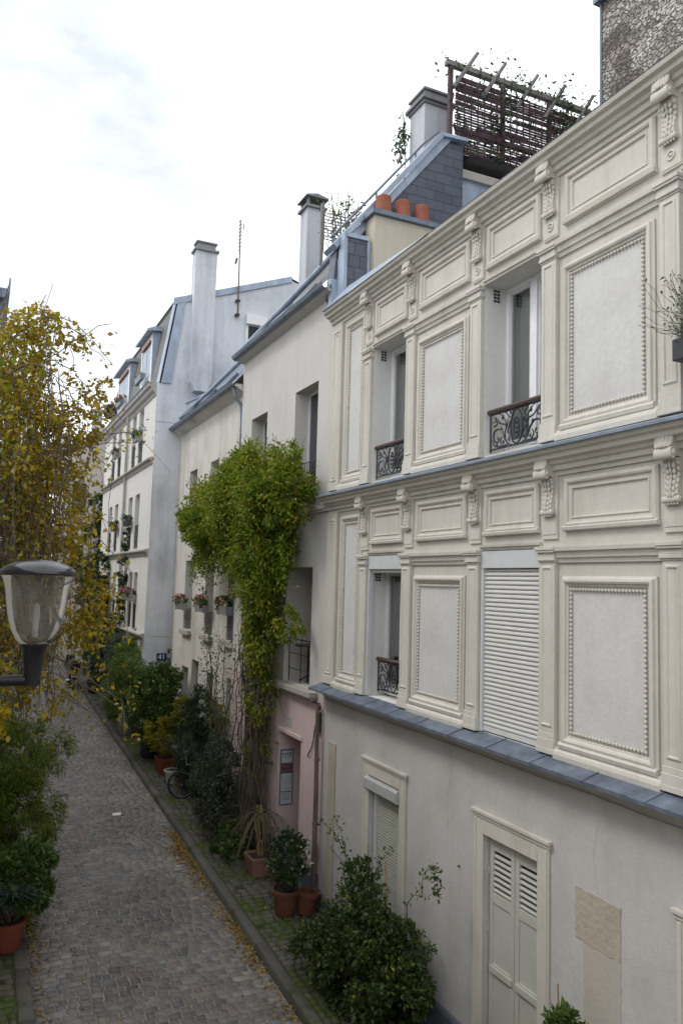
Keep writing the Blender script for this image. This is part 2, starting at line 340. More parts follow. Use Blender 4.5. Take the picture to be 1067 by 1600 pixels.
M['bark'] = render_wall('grey_brown_bark', (.125,.105,.082), (.06,.05,.042), streak=.8, blotch=.4, bump=.9, bscale=30, streak_scale=(18,18,2))
M['twig'] = plain('brown_twig', (.085,.066,.05), rough=.8, var=.3, vscale=12)
M['stem_green'] = plain('green_stem', (.06,.075,.03), rough=.7, var=.3)
M['cane'] = plain('bamboo_cane', (.33,.225,.10), rough=.6, var=.3, vscale=14)
M['wood_old'] = plain('old_timber', (.12,.085,.055), rough=.85, var=.35, vscale=8, stretch=(4,4,.6))
M['lattice'] = plain('purple_brown_lattice_wood', (.075,.042,.05), rough=.85, var=.4, vscale=20)
M['grey_wood'] = plain('weathered_grey_post', (.19,.18,.165), rough=.85, var=.25, vscale=10)
M['fence'] = plain('slate_blue_fence_paint', (.12,.135,.17), rough=.6, var=.15, stretch=(1,8,.3))
M['pipe'] = plain('rusty_brown_pipe', (.13,.095,.07), rough=.7, var=.35, vscale=5)
M['cable'] = plain('dark_cable', (.06,.045,.04), rough=.7)
M['rubber'] = plain('black_rubber', (.015,.015,.016), rough=.7)
M['chrome'] = plain('dull_chrome', (.55,.56,.58), rough=.25, metal=.9)
M['moto_paint'] = plain('black_gloss_paint', (.012,.013,.018), rough=.15, spec=.8)
M['tail_red'] = plain('red_lens', (.10,.008,.008), rough=.2)
M['enamel_blue'] = plain('dark_blue_enamel', (.015,.03,.10), rough=.3)
M['enamel_white'] = plain('white_enamel', (.75,.75,.76), rough=.4)
M['plaque'] = plain('pale_green_plaque', (.40,.43,.40), rough=.5)
M['paper'] = plain('poster_paper', (.50,.52,.56), rough=.6, var=.08)
M['poster_photo'] = plain('poster_photo_band', (.16,.085,.085), rough=.5, var=.7, vscale=22)
M['ink'] = plain('poster_ink', (.03,.03,.035), rough=.6)  # printing, and the painted darkness behind the door louvres
M['lamp_metal'] = plain('dark_lamp_paint', (.011,.010,.013), rough=.38, var=.15, spec=.35)
M['lamp_cap'] = plain('glossy_lamp_cap', (.012,.011,.014), rough=.15, var=.15, spec=.55)
M['red_curtain'] = plain('red_check_curtain', (.20,.06,.05), rough=.8, var=.5, vscale=14)
M['brick_red'] = brick_mat('red_brick', (.20,.075,.055), (.28,.12,.09), (.2,.18,.16), .22, .07, .01)
M['rubble'] = rubble_mat('rubble_stone_wall')
M['cobble'] = stone_mat('cobbles', [(.115,.108,.103), (.195,.175,.16), (.155,.153,.16), (.235,.212,.188), (.205,.165,.148), (.135,.127,.122), (.275,.255,.228)], rough=.48, bump=.45)
M['sett'] = stone_mat('pavement_setts', [(.07,.063,.055), (.115,.10,.085), (.09,.085,.082), (.135,.105,.085)], rough=.8, moss=(.060,.085,.012), moss_amt=.15)
M['kerb'] = stone_mat('granite_kerb', [(.085,.078,.066), (.115,.105,.09), (.10,.092,.08)], rough=.8, moss=(.05,.062,.018), moss_amt=.10)
M['dirt'] = plain('joint_sand', (.235,.215,.185), rough=1, var=.4, vscale=5, bump=.5)
M['moss_dirt'] = plain('mossy_joints', (.05,.058,.018), rough=1, var=.5, vscale=4, bump=.6)
M['earth'] = plain('earth', (.09,.075,.055), rough=1, var=.3, vscale=.3)

LM = {
 'vine': leaf_mat('vine_leaves', [(.03,.06,.008), (.07,.125,.010), (.15,.23,.016), (.21,.285,.018), (.10,.165,.012), (.30,.33,.02), (.27,.19,.02), (.08,.14,.012)], .42),
 'creeper': leaf_mat('creeper_autumn_leaves', [(.12,.13,.014), (.27,.22,.010), (.44,.31,.010), (.34,.21,.010), (.19,.20,.02), (.50,.36,.015), (.18,.11,.012)], .4),
 'dark': leaf_mat('dark_glossy_leaves', [(.023,.043,.017), (.036,.065,.023), (.051,.087,.029), (.072,.116,.043)], .2, .35),
 'bush': leaf_mat('mixed_bush_leaves', [(.021,.036,.013), (.039,.065,.018), (.058,.094,.021), (.046,.075,.019), (.078,.117,.026), (.029,.049,.016), (.111,.143,.023), (.338,.286,.016)], .25, .4),
 'mid': leaf_mat('mid_green_leaves', [(.037,.075,.018), (.062,.112,.022), (.094,.156,.031), (.075,.125,.025)], .3),
 'bamboo': leaf_mat('bamboo_leaves', [(.035,.06,.008), (.07,.11,.010), (.12,.165,.014), (.16,.195,.016), (.055,.08,.010)], .35),
 'bamboo_lime': leaf_mat('lime_leaves', [(.05,.095,.012), (.09,.15,.018), (.13,.19,.025), (.10,.16,.02)], .35),
 'yellow': leaf_mat('yellow_shrub_leaves', [(.16,.15,.012), (.34,.27,.012), (.24,.21,.015), (.12,.14,.012), (.40,.30,.012)], .35),
 'olive': leaf_mat('grey_green_leaves', [(.040,.057,.034), (.063,.086,.048), (.092,.115,.069), (.115,.144,.092)], .25),
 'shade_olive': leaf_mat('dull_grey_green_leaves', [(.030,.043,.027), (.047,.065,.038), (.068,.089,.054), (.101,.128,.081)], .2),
 'laurel': leaf_mat('laurel_leaves', [(.032,.063,.014), (.057,.103,.018), (.086,.144,.023), (.127,.190,.034)], .25, .35),
 'conifer': leaf_mat('conifer_needles', [(.017,.034,.017), (.028,.050,.022), (.042,.070,.028)], .15, .6),
 'oleander': leaf_mat('blue_green_blades', [(.02,.04,.03), (.03,.055,.042), (.045,.075,.055), (.025,.06,.03)], .2),
 'dry': leaf_mat('dry_straw_leaves', [(.10,.075,.045), (.16,.12,.07), (.07,.05,.035), (.12,.11,.05)], .2, .8),
 'flower': leaf_mat('red_pink_flowers', [(.40,.03,.03), (.50,.08,.09), (.45,.14,.20), (.55,.25,.22)], .3),
 'flower_pink': leaf_mat('pink_flowers', [(.40,.08,.16), (.50,.18,.28), (.32,.05,.10)], .3),
 'flower_pale': leaf_mat('pale_pink_flowers', [(.55,.42,.40), (.65,.55,.52)], .3),
 'litter': leaf_mat('fallen_leaves', [(.38,.24,.012), (.30,.16,.012), (.45,.30,.02), (.14,.07,.02), (.08,.045,.02), (.34,.27,.03)], .15, .7),
 'lav': leaf_mat('lavender_grey_leaves', [(.05,.06,.05), (.08,.095,.075), (.04,.05,.04)], .2),
 'lavhead': leaf_mat('dark_lavender_heads', [(.045,.03,.06), (.03,.022,.04)], .1),
}

# ------------------------------------------------------------------ foliage generators
def unit(a): return a/np.maximum(np.linalg.norm(a, axis=1, keepdims=True), 1e-9)
def leaf_geo(P, D, Ln, asp, Nn=None, fold=.15):
    # kite leaves: base P, direction D, length Ln, width Ln*asp
    n = len(P); D = unit(D)
    if Nn is None: Nn = RNG.normal(size=(n,3)) + np.array([0,0,.8])
    S = unit(np.cross(D, Nn)); U = np.cross(S, D)
    Ln = np.asarray(Ln).reshape(-1,1)*np.ones((n,1)); W = Ln*asp*.5
    V = np.empty((n,4,3)); V[:,0] = P; V[:,1] = P + D*Ln*.45 + S*W + U*Ln*fold; V[:,2] = P + D*Ln; V[:,3] = P + D*Ln*.45 - S*W + U*Ln*fold
    F = np.arange(n*4).reshape(n,4); return V.reshape(-1,3), F
def sample_ball(n, shell=.5):
    v = unit(RNG.normal(size=(n,3))); r = (shell + (1-shell)*RNG.random((n,1)))**(1/1.6); return v*r
def bush_points(c, rad, n, clumps=24, cr=.35, shell=.45, flat=0):
    c = np.array(c); rad = np.array(rad)
    cc = sample_ball(clumps, shell)*rad; cs = .55 + .75*RNG.random((clumps,1))
    k = RNG.integers(0, clumps, n)
    off = sample_ball(n, .2)*cr*rad.mean()*cs[k]
    P = c + cc[k] + off
    out = unit(off + .35*cc[k]); shade = (cs[k,0]-.55)/.75
    return P, out, shade, c + cc
def leaves(name, P, D, L, asp, mat, parent, shade=None, droop=.2, jit=.6, vary=.85, fold=.15):
    n = len(P)
    D = unit(D + jit*RNG.normal(size=(n,3))) + np.array([0,0,-droop])
    Ln = L*(1-vary/2 + vary*RNG.random(n))
    V, F = leaf_geo(P, D, Ln, asp, fold=fold)
    r = RNG.random(n)
    if shade is not None: r = np.clip(.6*r + .4*shade, 0, 1)
    return mesh_np(name, V, F, LM[mat], parent, rnd=r)
def wig(a, b, n=6, amp=.05):
    a = Vector(a); b = Vector(b); return [a.lerp(b, i/(n-1)) + (Vector(RNG.normal(size=3))*amp if 0 < i < n-1 else Vector((0,0,0))) for i in range(n)]
def sag(a, b, n=8, drop=.1, amp=.02):
    p = wig(a, b, n, amp); return [q - Vector((0,0,drop*4*(i/(n-1))*(1-i/(n-1)))) for i, q in enumerate(p)]

def pot_round(parent, c, r, h, mat, name='pot', n=28):
    b = MB(); x, y, z = c
    b.lathe([(0,0),(r*.72,0),(r*.74,.01),(r*.95,h*.82),(r*1.06,h*.83),(r*1.08,h*.98),(r*1.02,h),(r*.93,h),(r*.9,h*.9)], c, n)
    o = b.build(name, mat, parent, auto=40)
    s = MB(); s.lathe([(r*.92,h*.9),(r*.5,h*.92),(0,h*.93)], c, 16); s.build('soil', M['soil'], parent)
    return o
def pot_square(parent, c, w, d, h, mat, name='pot', taper=.85):
    b = MB(); x, y, z = c
    def ring(k, zz): return [(x-w/2*k, y-d/2*k, zz), (x+w/2*k, y-d/2*k, zz), (x+w/2*k, y+d/2*k, zz), (x-w/2*k, y+d/2*k, zz)]
    R = [ring(taper, z), ring(1, z+h*.8), ring(1.07, z+h*.8), ring(1.08, z+h), ring(.96, z+h), ring(.94, z+h*.88)]
    v = sum(R, []); f = [(3,2,1,0)]
    for i in range(len(R)-1):
        for j in range(4): f.append((i*4+j, i*4+(j+1) % 4, i*4+4+(j+1) % 4, i*4+4+j))
    f.append(tuple((len(R)-1)*4+j for j in range(4)))
    b.add(v, f); o = b.build(name, mat, parent, bevel=.006)
    s = MB(); s.box(x-w*.45, x+w*.45, y-d*.45, y+d*.45, z+h*.88, z+h*.9+.003); s.build('soil', M['soil'], parent); return o
# ------------------------------------------------------------------ setting: ground, lane, kerbs, pavements
def strip(name, x0, x1, dz, mat, y0=-12, y1=62, seg=2):
    b = MB(); ys = [y0, 60, y1] if y1 > 60 else [y0, y1]
    for a, c in zip(ys[:-1], ys[1:]): b.quad((x0,a,gz(a)+dz), (x1,a,gz(a)+dz), (x1,c,gz(c)+dz), (x0,c,gz(c)+dz))
    return tag(b.build(name, mat), kind='structure')
KL, KR = 1.09, 4.37
def ground():
    b = MB()
    for (a, c) in ((-500, -40), (-40, 60), (60, 700)):
        za = gz(max(a, -40)); zc = gz(c)
        b.quad((-500,a,za-.12), (500,a,za-.12), (500,c,zc-.12), (-500,c,zc-.12))
    tag(b.build('ground', M['earth']), kind='structure')
    strip('road_bed', KL-.06, KR+.02, .0, M['dirt'], -3, 62)
    n = 12; b = MB()
    for i in range(n):
        x0, x1 = [KL+.01+(KR-KL-.03)*k/n for k in (i, i+1)]; c0, c1 = [.05*(1-(2*k/n-1)**2)+.018 for k in (i, i+1)]
        b.quad((x0,7,gz(7)+c0),(x1,7,gz(7)+c1),(x1,60,gz(60)+c1),(x0,60,gz(60)+c0))
    tag(b.build('road_sand', M['dirt']), kind='structure')
    strip('pavement_bed', KR+.02, 5.85, .118, M['moss_dirt'], -3, 62)
    strip('pavement_bed', -.5, KL-.2, .098, M['moss_dirt'], -3, 62)
ground()
def stones(name, x0, x1, y0, y1, base, row, wmin, wmax, h, mat, gap=.012, jit=.004, camber=0, bevel=.014, skip=0):
    # rows of individually cut setts laid across the lane
    V = []; R = []
    y = y0
    while y < y1:
        rw = row*(.88+.24*random.random()); x = x0 - random.random()*wmin*.5
        while x < x1:
            w = wmin + (wmax-wmin)*random.random(); a, c = max(x, x0)+gap/2, min(x+w, x1)-gap/2
            x += w
            if c-a < .03 or random.random() < skip: continue
            hh = h + random.uniform(-jit, jit)*1.5; t1, t2 = random.uniform(-jit, jit), random.uniform(-jit, jit)
            b0, b1 = y+gap/2+random.uniform(-.005,.005), y+rw-gap/2+random.uniform(-.005,.005); k = bevel*random.uniform(.7,1.5)
            m = (a+c)/2; cam = camber*(1-((m-(x0+x1)/2)/((x1-x0)/2))**2)
            z = lambda yy: gz(yy)+base+cam
            s = random.uniform(-.008,.008)
            V.append([(a,b0+s,z(b0)-.02),(c,b0-s,z(b0)-.02),(c,b1-s,z(b1)-.02),(a,b1+s,z(b1)-.02),
                      (a+k*.25,b0+s+k*.25,z(b0)+hh*.55),(c-k*.25,b0-s+k*.25,z(b0)+hh*.55),(c-k*.25,b1-s-k*.25,z(b1)+hh*.55),(a+k*.25,b1+s-k*.25,z(b1)+hh*.55),
                      (a+k,b0+s+k,z(b0)+hh+t1),(c-k,b0-s+k,z(b0)+hh+t2),(c-k,b1-s-k,z(b1)+hh-t1),(a+k,b1+s-k,z(b1)+hh-t2)])
            R.append(random.random())
        y += rw
    V = np.array(V); n = len(V)
    Q = np.array([[0,1,5,4],[1,2,6,5],[2,3,7,6],[3,0,4,7],[4,5,9,8],[5,6,10,9],[6,7,11,10],[7,4,8,11],[8,9,10,11]])
    F = (np.arange(n)*12)[:,None,None] + Q[None]
    o = mesh_np(name, V.reshape(-1,3), F.reshape(-1,4), mat, None, rnd=np.repeat(np.array(R), 9), smooth=True)
    return tag(o, kind='structure')
stones('road', KL+.01, KR-.02, 8.2, 37, .004, .132, .12, .21, .026, M['cobble'], gap=.018, jit=.004, camber=.05, bevel=.012)
stones('road', KL+.01, KR-.02, 37, 60, .004, .16, .2, .34, .028, M['cobble'], gap=.016, jit=.004, camber=.05)
stones('pavement', KR+.185, 5.78, 7.5, 38, .12, .15, .12, .24, .022, M['sett'], gap=.022, jit=.005, skip=.03)
stones('pavement', -.28, KL-.22, 9.5, 30, .10, .15, .14, .26, .02, M['sett'], gap=.022, jit=.005, skip=.05)
def kerb(x0, x1, top, y0, y1):
    V = []; R = []; y = y0
    while y < y1:
        l = random.uniform(.85, 1.5); d = random.uniform(-.012, .012); t = top + random.uniform(-.008, .008); k = .018
        a, c = y+.006, y+l-.006
        V.append([(x0+d,a,gz(a)-.1),(x1+d,a,gz(a)-.1),(x1+d,c,gz(c)-.1),(x0+d,c,gz(c)-.1),
                  (x0+d,a,gz(a)+t-k),(x1+d,a,gz(a)+t-k),(x1+d,c,gz(c)+t-k),(x0+d,c,gz(c)+t-k),
                  (x0+d+k,a+k*.6,gz(a)+t),(x1+d-k,a+k*.6,gz(a)+t),(x1+d-k,c-k*.6,gz(c)+t),(x0+d+k,c-k*.6,gz(c)+t)])
        R.append(random.random()); y += l
    V = np.array(V); n = len(V)
    Q = np.array([[0,1,5,4],[1,2,6,5],[2,3,7,6],[3,0,4,7],[4,5,9,8],[5,6,10,9],[6,7,11,10],[7,4,8,11],[8,9,10,11]])
    F = (np.arange(n)*12)[:,None,None] + Q[None]
    tag(mesh_np('kerb', V.reshape(-1,3), F.reshape(-1,4), M['kerb'], None, rnd=np.repeat(np.array(R), 9)), kind='structure')
kerb(KR, KR+.17, .155, 7, 60); kerb(KL-.20, KL, .125, 8.5, 60)

def litter(name, n, fx, fy, dz, size, label):
    y = fy(n); x = fx(y, n); z = np.array([gz(v) for v in y]) + dz + RNG.random(n)*.018
    P = np.stack([x, y, z], 1); D = RNG.normal(size=(n,3)); D[:,2] = np.abs(D[:,2])*.12
    V, F = leaf_geo(P, D, size*(.6+.8*RNG.random(n)), .75, np.array([0,0,1]) + .35*RNG.normal(size=(n,3)), fold=.12)
    tag(mesh_np(name, V, F, LM['litter'], None, rnd=RNG.random(n)), label, 'leaf litter', kind='stuff')
# a drift in the gutter, densest between 12 and 18 m, and a sparser scatter over the setts
def gy(n):
    u = RNG.random(n); a = 9.2 + 8.6*RNG.beta(1.6,1.5,n); b = 9 + 26*RNG.random(n); return np.where(u < .72, a, b)
def gy2(n):
    y = gy(n*4); w = (.5+.5*np.sin(y*3.1+np.sin(y*1.3)*2))*(.5+.5*np.sin(y*1.17+.6)) + .12 + .5*np.exp(-((y-15.5)/1.5)**2); k = RNG.random(len(y)) < w/1.3
    return np.resize(y[k], n)
def clump(y): return .5 + .5*np.sin(y*2.1) * np.sin(y*.73+1)
litter('gutter_leaves', 2600, lambda y, n: KR - .02 - np.abs(RNG.normal(0, .07+.26*clump(y), n)) , gy2, .034, .042, 'drift of yellow fallen leaves along the right hand gutter')
litter('scattered_leaves', 260, lambda y, n: KL + .08 + (KR-KL-.15)*RNG.random(n), lambda n: 9 + 20*RNG.random(n), .06, .042, 'yellow leaves scattered singly over the cobbled lane')
litter('kerbside_leaves', 420, lambda y, n: KL + .02 + np.abs(RNG.normal(0, .10, n)), lambda n: np.where(RNG.random(n) < .5, 14.2 + .5*RNG.normal(size=n), 11 + 5.5*RNG.random(n)), .034, .048, 'yellow leaves gathered against the left kerb by the oleander pot')
litter('pavement_leaves', 160, lambda y, n: 4.6 + 1.1*RNG.random(n), lambda n: 9 + 14*RNG.random(n), .15, .04, 'few yellow leaves lying on the mossy right pavement')
# ------------------------------------------------------------------ the ornate cream house on the right
H1 = thing('ornate_house', 'cream stucco house with moulded panels, carved brackets and grey zinc ledges', 'house', (5.8, 7.0, 0))
Y0, Y1 = 1.6, 13.0
PIL = [(11.36,11.65),(9.93,10.22),(8.22,8.51),(6.77,7.06),(5.05,5.33),(3.62,3.90),(2.0,2.28)]
WIN = [(10.22,11.36),(7.06,8.22),(3.90,5.05)]
BAY = [(8.51,9.93),(5.33,6.77),(2.28,3.62)]
M['reveal'] = render_wall('white_reveal', (.66,.645,.61), (.56,.535,.49), streak=.3, blotch=.4, bump=.1)
def upper_wall():
    b = MB(); D = .34
    h = [(a,c,7.62,9.88,D) for a, c in WIN] + [(WIN[0][0],WIN[0][1],4.17,6.40,D),(WIN[1][0],WIN[1][1],4.17,6.40,.10),(WIN[2][0],WIN[2][1],4.17,6.40,.10)]
    rv = MB(); b.wall(5.80, Y0, Y1, 3.95, 10.95, h, D, rv); b.build('wall', M['cream_wall'], H1)
    for i in range(len(h)): r = MB(); r.v = rv.v[16*i:16*i+16]; r.f = [(0,1,2,3),(4,5,6,7),(8,9,10,11),(12,13,14,15)]; r.build('reveal', M['reveal'], H1)
upper_wall()
def carcass():
    b = MB()       # party walls, back wall
    b.quad((5.8,Y1,0),(13,Y1,0),(13,Y1,11.2),(5.8,Y1,10.95)); b.quad((5.8,Y0,-.6),(5.8,Y0,10.95),(13,Y0,11.2),(13,Y0,-.6)); b.quad((13,Y0,-.6),(13,Y0,11.2),(13,Y1,11.2),(13,Y1,-.6))
    b.build('side_wall', M['beige_wall'], H1)
    r = MB(); r.quad((5.56,Y0,10.975),(13,Y0,11.3),(13,Y1,11.3),(5.56,Y1,10.975)); r.build('roof', M['zinc'], H1)
    f = MB(); 
    f.prism([(5.52,10.96),(5.98,11.46),(6.0,11.3),(5.56,10.95)], 'y', 12.0, 12.98)
    v = [(5.53,12.98,10.957),(5.53,9.3,10.957),(5.58,9.3,10.99),(5.86,11.4,11.28),(5.93,12.98,11.46)]
    f.add(v, [(0,1,2,3,4)]); f.build('zinc_flashing', M['zinc'], H1)
carcass()
CORN = [(5.80,-.27),(5.775,-.27),(5.77,-.225),(5.735,-.215),(5.725,-.16),(5.69,-.15),(5.675,-.115),(5.62,-.10),(5.61,-.055),(5.565,-.04),(5.55,0),(5.80,0)]
def hprof(name, prof, z, y0, y1, mat): b = MB(); b.prism([(x, z+h) for x, h in prof], 'y', y0, y1); return b.build(name, mat, H1)
hprof('cornice', CORN, 10.95, Y0, Y1+.02, M['cream']); hprof('cornice', CORN, 7.475, Y0, Y1-.04, M['cream'])
M['zinc_aged'] = plain('aged_zinc_sheet', (.13,.155,.20), rough=.45, metal=.25, var=.45, vscale=5)
def ledges():
    b = MB(); b.prism([(5.50,7.476),(5.495,7.505),(5.80,7.60),(5.80,7.478)], 'y', Y0, Y1-.02); b.build('zinc_ledge', M['zinc'], H1)
    b = MB(); y = Y1+.02; 
    b.prism([(5.50,4.055),(5.50,4.09),(5.80,4.172),(5.80,4.06)], 'y', Y0, Y1+.03)
    y = 12.5; o = b.build('zinc_ledge', M['zinc_aged'], H1)
    while y > Y0:
        s = MB(); s.prism([(5.493,4.050),(5.493,4.098),(5.80,4.186),(5.80,4.178),(5.503,4.09),(5.503,4.050)], 'y', y-.012, y); y -= .80; s.build('seam', M['zinc_dark'], o)
    b = MB(); b.prism([(5.80,3.93),(5.78,3.93),(5.77,3.96),(5.77,3.99),(5.66,4.01),(5.65,4.052),(5.80,4.052)], 'y', Y0, Y1); b.build('under_moulding', M['ground_wall'], H1)
ledges()
def string(zt, win_holes):
    # string course over each panel bay with the breaks forward on the pilaster caps
    for a, c in BAY + [(11.65,12.2)]:
        if a > 11: continue
        b = MB(); P = [(5.80,-.165),(5.775,-.165),(5.765,-.12),(5.745,-.11),(5.735,-.05),(5.705,-.04),(5.70,0),(5.80,0)]
        b.prism([(x, zt+h) for x, h in P], 'y', a-.002, c+.002); b.build('string_course', M['cream'], H1)
    for a, c in win_holes:
        b = MB(); b.prism([(5.80,zt+.005),(5.775,zt+.005),(5.77,zt+.03),(5.75,zt+.04),(5.745,zt+.07),(5.80,zt+.07)], 'y', a-.002, c+.002); b.build('lintel_moulding', M['cream'], H1)
string(9.865, WIN); string(6.405, WIN)
def base_course(z):
    for a, c in BAY + [(11.65,12.56)]:
        b = MB(); b.prism([(5.80,z),(5.715,z),(5.71,z+.05),(5.72,z+.085),(5.745,z+.10),(5.75,z+.125),(5.80,z+.135)], 'y', a-.003, c+.003); b.build('base_moulding', M['cream'], H1)
base_course(7.585); base_course(4.15)
def pilaster(a, c, z0, zc):
    b = MB(); X = 5.80; m = .022
    b.box(5.745, X, a+m, c-m, z0+.22, zc-.16)                               # shaft
    b.frame(5.745, a+m+.03, c-m-.03, z0+.28, zc-.2, [(0,0),(.012,.014),(.03,.014),(.042,-.012),(.043,-.014)])
    for (d, e, h0, h1) in ((.03,.0,0,.06),(.022,.006,.06,.16),(.01,.012,.16,.22)): b.box(5.745-d, X, a+e, c-e, z0+h0, z0+h1)   # base
    for (d, e, h0, h1) in ((.012,.012,.165,.145),(.028,.004,.145,.105),(.02,.008,.105,.055),(.045,-.006,.055,.03),(.055,-.012,.03,-.012)):
        b.box(5.745-d, X, a+e, c-e, zc-h0, zc-h1)
    b.build('pilaster', M['cream'], H1, bevel=.006)
for a, c in PIL: pilaster(a, c, 7.60, 9.865); pilaster(a, c, 4.175, 6.405)
def corner_pier(z0, z1):
    b = MB(); b.box(5.745, 5.8, 12.56, 12.985, z0, z1); b.frame(5.745, 12.62, 12.9, z0+.16, z1-.12, [(0,0),(.015,.014),(.035,.014),(.05,-.01),(.051,-.012)])
    b.ball((5.742,12.76,z0+.24), .03, 8, 5, (.5,1,1)); b.ball((5.742,12.76,z1-.2), .03, 8, 5, (.5,1,1))
    b.box(5.73, 5.8, 12.55, 12.988, z0, z0+.14); b.build('corner_pier', M['cream'], H1, bevel=.006)
corner_pier(7.605, 10.68); corner_pier(4.18, 7.205)
PROF = [(0,0),(.0,.018),(.022,.030),(.030,.055),(.055,.060),(.075,.050),(.085,.028),(.105,.024),(.112,.006)]
def bead_panel(a, c, z0, z1):
    # a, c, z0, z1: outer edge of the bead line
    e = .125
    b = MB(); b.frame(5.797, a-e, c+e, z0-e, z1+e, PROF)
    b.prism([(5.797,z0-e-.05),(5.735,z0-e-.035),(5.725,z0-e+.005),(5.745,z0-e+.03),(5.797,z0-e+.03)], 'y', a-e-.01, c+e+.01)
    o = b.build('bead_panel', M['cream'], H1)
    f = MB(); f.quad((5.792,a-.012,z0-.012),(5.792,a-.012,z1+.012),(5.792,c+.012,z1+.012),(5.792,c+.012,z0-.012)); f.build('panel_field', M['panel'], o)
    d = MB(); r = .0185; n = max(4, round((c-a-.04)/.047)); 
    for i in range(n+1):
        y = a+.02 + (c-a-.04)*i/n
        for z in (z0+.02, z1-.02): d.ball((5.775,y,z), r, 6, 4)
    n = round((z1-z0-.04)/.047)
    for i in range(1, n):
        z = z0+.02 + (z1-z0-.04)*i/n
        for y in (a+.02, c-.02): d.ball((5.775,y,z), r, 6, 4)
    d.build('bead_border', M['cream'], o, smooth=True)
for a, c in BAY:
    m = (a+c)/2; w = .53; bead_panel(m-w, m+w, 7.86, 9.46); bead_panel(m-w, m+w, 4.43, 5.97)
bead_panel(11.75, 12.29, 7.86, 10.45); bead_panel(11.75, 12.29, 4.43, 7.0)
def frieze(a, c, z0, z1):
    b = MB(); b.frame(5.797, a, c, z0, z1, [(0,0),(0,.02),(.018,.042),(.042,.05),(.062,.040),(.07,.018),(.10,.016),(.108,.028),(.122,.026),(.13,.004)])
    b.prism([(5.797,z0-.03),(5.745,z0-.02),(5.738,z0+.012),(5.76,z0+.03),(5.797,z0+.03)], 'y', a-.008, c+.008)
    o = b.build('frieze_panel', M['cream'], H1)
    f = MB(); f.quad((5.793,a+.12,z0+.12),(5.793,a+.12,z1-.12),(5.793,c-.12,z1-.12),(5.793,c-.12,z0+.12)); f.build('panel_field', M['cream'], o)
SP = [(10.24,11.28),(8.56,9.84),(7.10,8.15),(5.37,6.67),(3.95,5.0),(2.33,3.57)]
for a, c in SP: frieze(a, c, 10.07, 10.63); frieze(a, c, 6.61, 7.16)
CONS = [(11.36,11.65),(9.94,10.20),(8.23,8.48),(6.78,7.04),(5.05,5.31),(3.63,3.88),(2.0,2.26)]
def console(y0, y1, zt, rosette):
    m = (y0+y1)/2; w = .082; b = MB()
    b.box(5.765, 5.8, m-.125, m+.125, zt-.95, zt-.2)                        # back strip
    b.prism([(5.77,zt-.27),(5.55,zt-.245),(5.535,zt-.19),(5.56,zt-.12),(5.58,zt-.06),(5.57,zt-.02),(5.77,zt-.02)], 'y', m-w, m+w)
    b.prism([(5.77,zt-.68),(5.735,zt-.68),(5.70,zt-.64),(5.69,zt-.58),(5.71,zt-.50),(5.72,zt-.42),(5.70,zt-.34),(5.66,zt-.28),(5.77,zt-.26)], 'y', m-w*.92, m+w*.92)
    My = Matrix.Rotation(math.radians(90), 3, 'X')
    for dx, dz, r in ((5.575,-.235,.058),(5.70,-.655,.032)):
        b.tube([(dx,m-.10,zt+dz),(dx,m+.10,zt+dz)], r, 12)
        for s in (-1,1): b.ball((dx,m+s*.10,zt+dz), r*.55, 8, 5, (1,.6,1))
    for s in (-2,-1,0,1,2):                                                   # leaf folded over the crown
        b.tube([(5.60+.006*abs(s),m+s*.034,zt-.02),(5.565+.006*abs(s),m+s*.037,zt-.06),(5.545+.008*abs(s),m+s*.04,zt-.11),(5.525+.008*abs(s),m+s*.037,zt-.16),(5.50+.012*abs(s),m+s*.03,zt-.185)], [.022,.027,.03,.027,.012], 6)
    for i in range(6):                                                        # acanthus leaf: ribs and lobed edge
        z = zt-.33-.055*i; k = 1-.08*i; x = [5.675,5.695,5.712,5.705,5.69,5.685][i]
        b.ball((x-.012,m,z), .03, 6, 4, (.7,.5,1.3))
        for s in (-1,1):
            b.ball((x-.004,m+s*.042*k,z-.012), .03, 6, 4, (.6,.75,1.1)); b.ball((x+.012,m+s*.085*k,z+.006), .026, 6, 4, (.7,.8,.9))
    for i in range(5): b.ball((5.70,m-.07+.035*i,zt-.695), .014, 6, 4)
    if rosette:
        b.box(5.755, 5.8, m-.115, m+.115, zt-.93, zt-.70)
        n = 12; ring = [(5.748, m+.045*math.cos(2*math.pi*i/n), zt-.81+.045*math.sin(2*math.pi*i/n)) for i in range(n+1)]
        b.tube(ring, .013, 6); b.ball((5.752,m,zt-.81), .02, 8, 5)
    else: b.box(5.755, 5.8, m-.115, m+.115, zt-.90, zt-.715)
    b.v = [(5.80-(5.80-x)*.66, y, z) for x, y, z in b.v]
    return b.build('bracket', M['cream'], H1, auto=50)
for a, c in CONS: console(a, c, 10.93, True); console(a, c, 7.455, False)

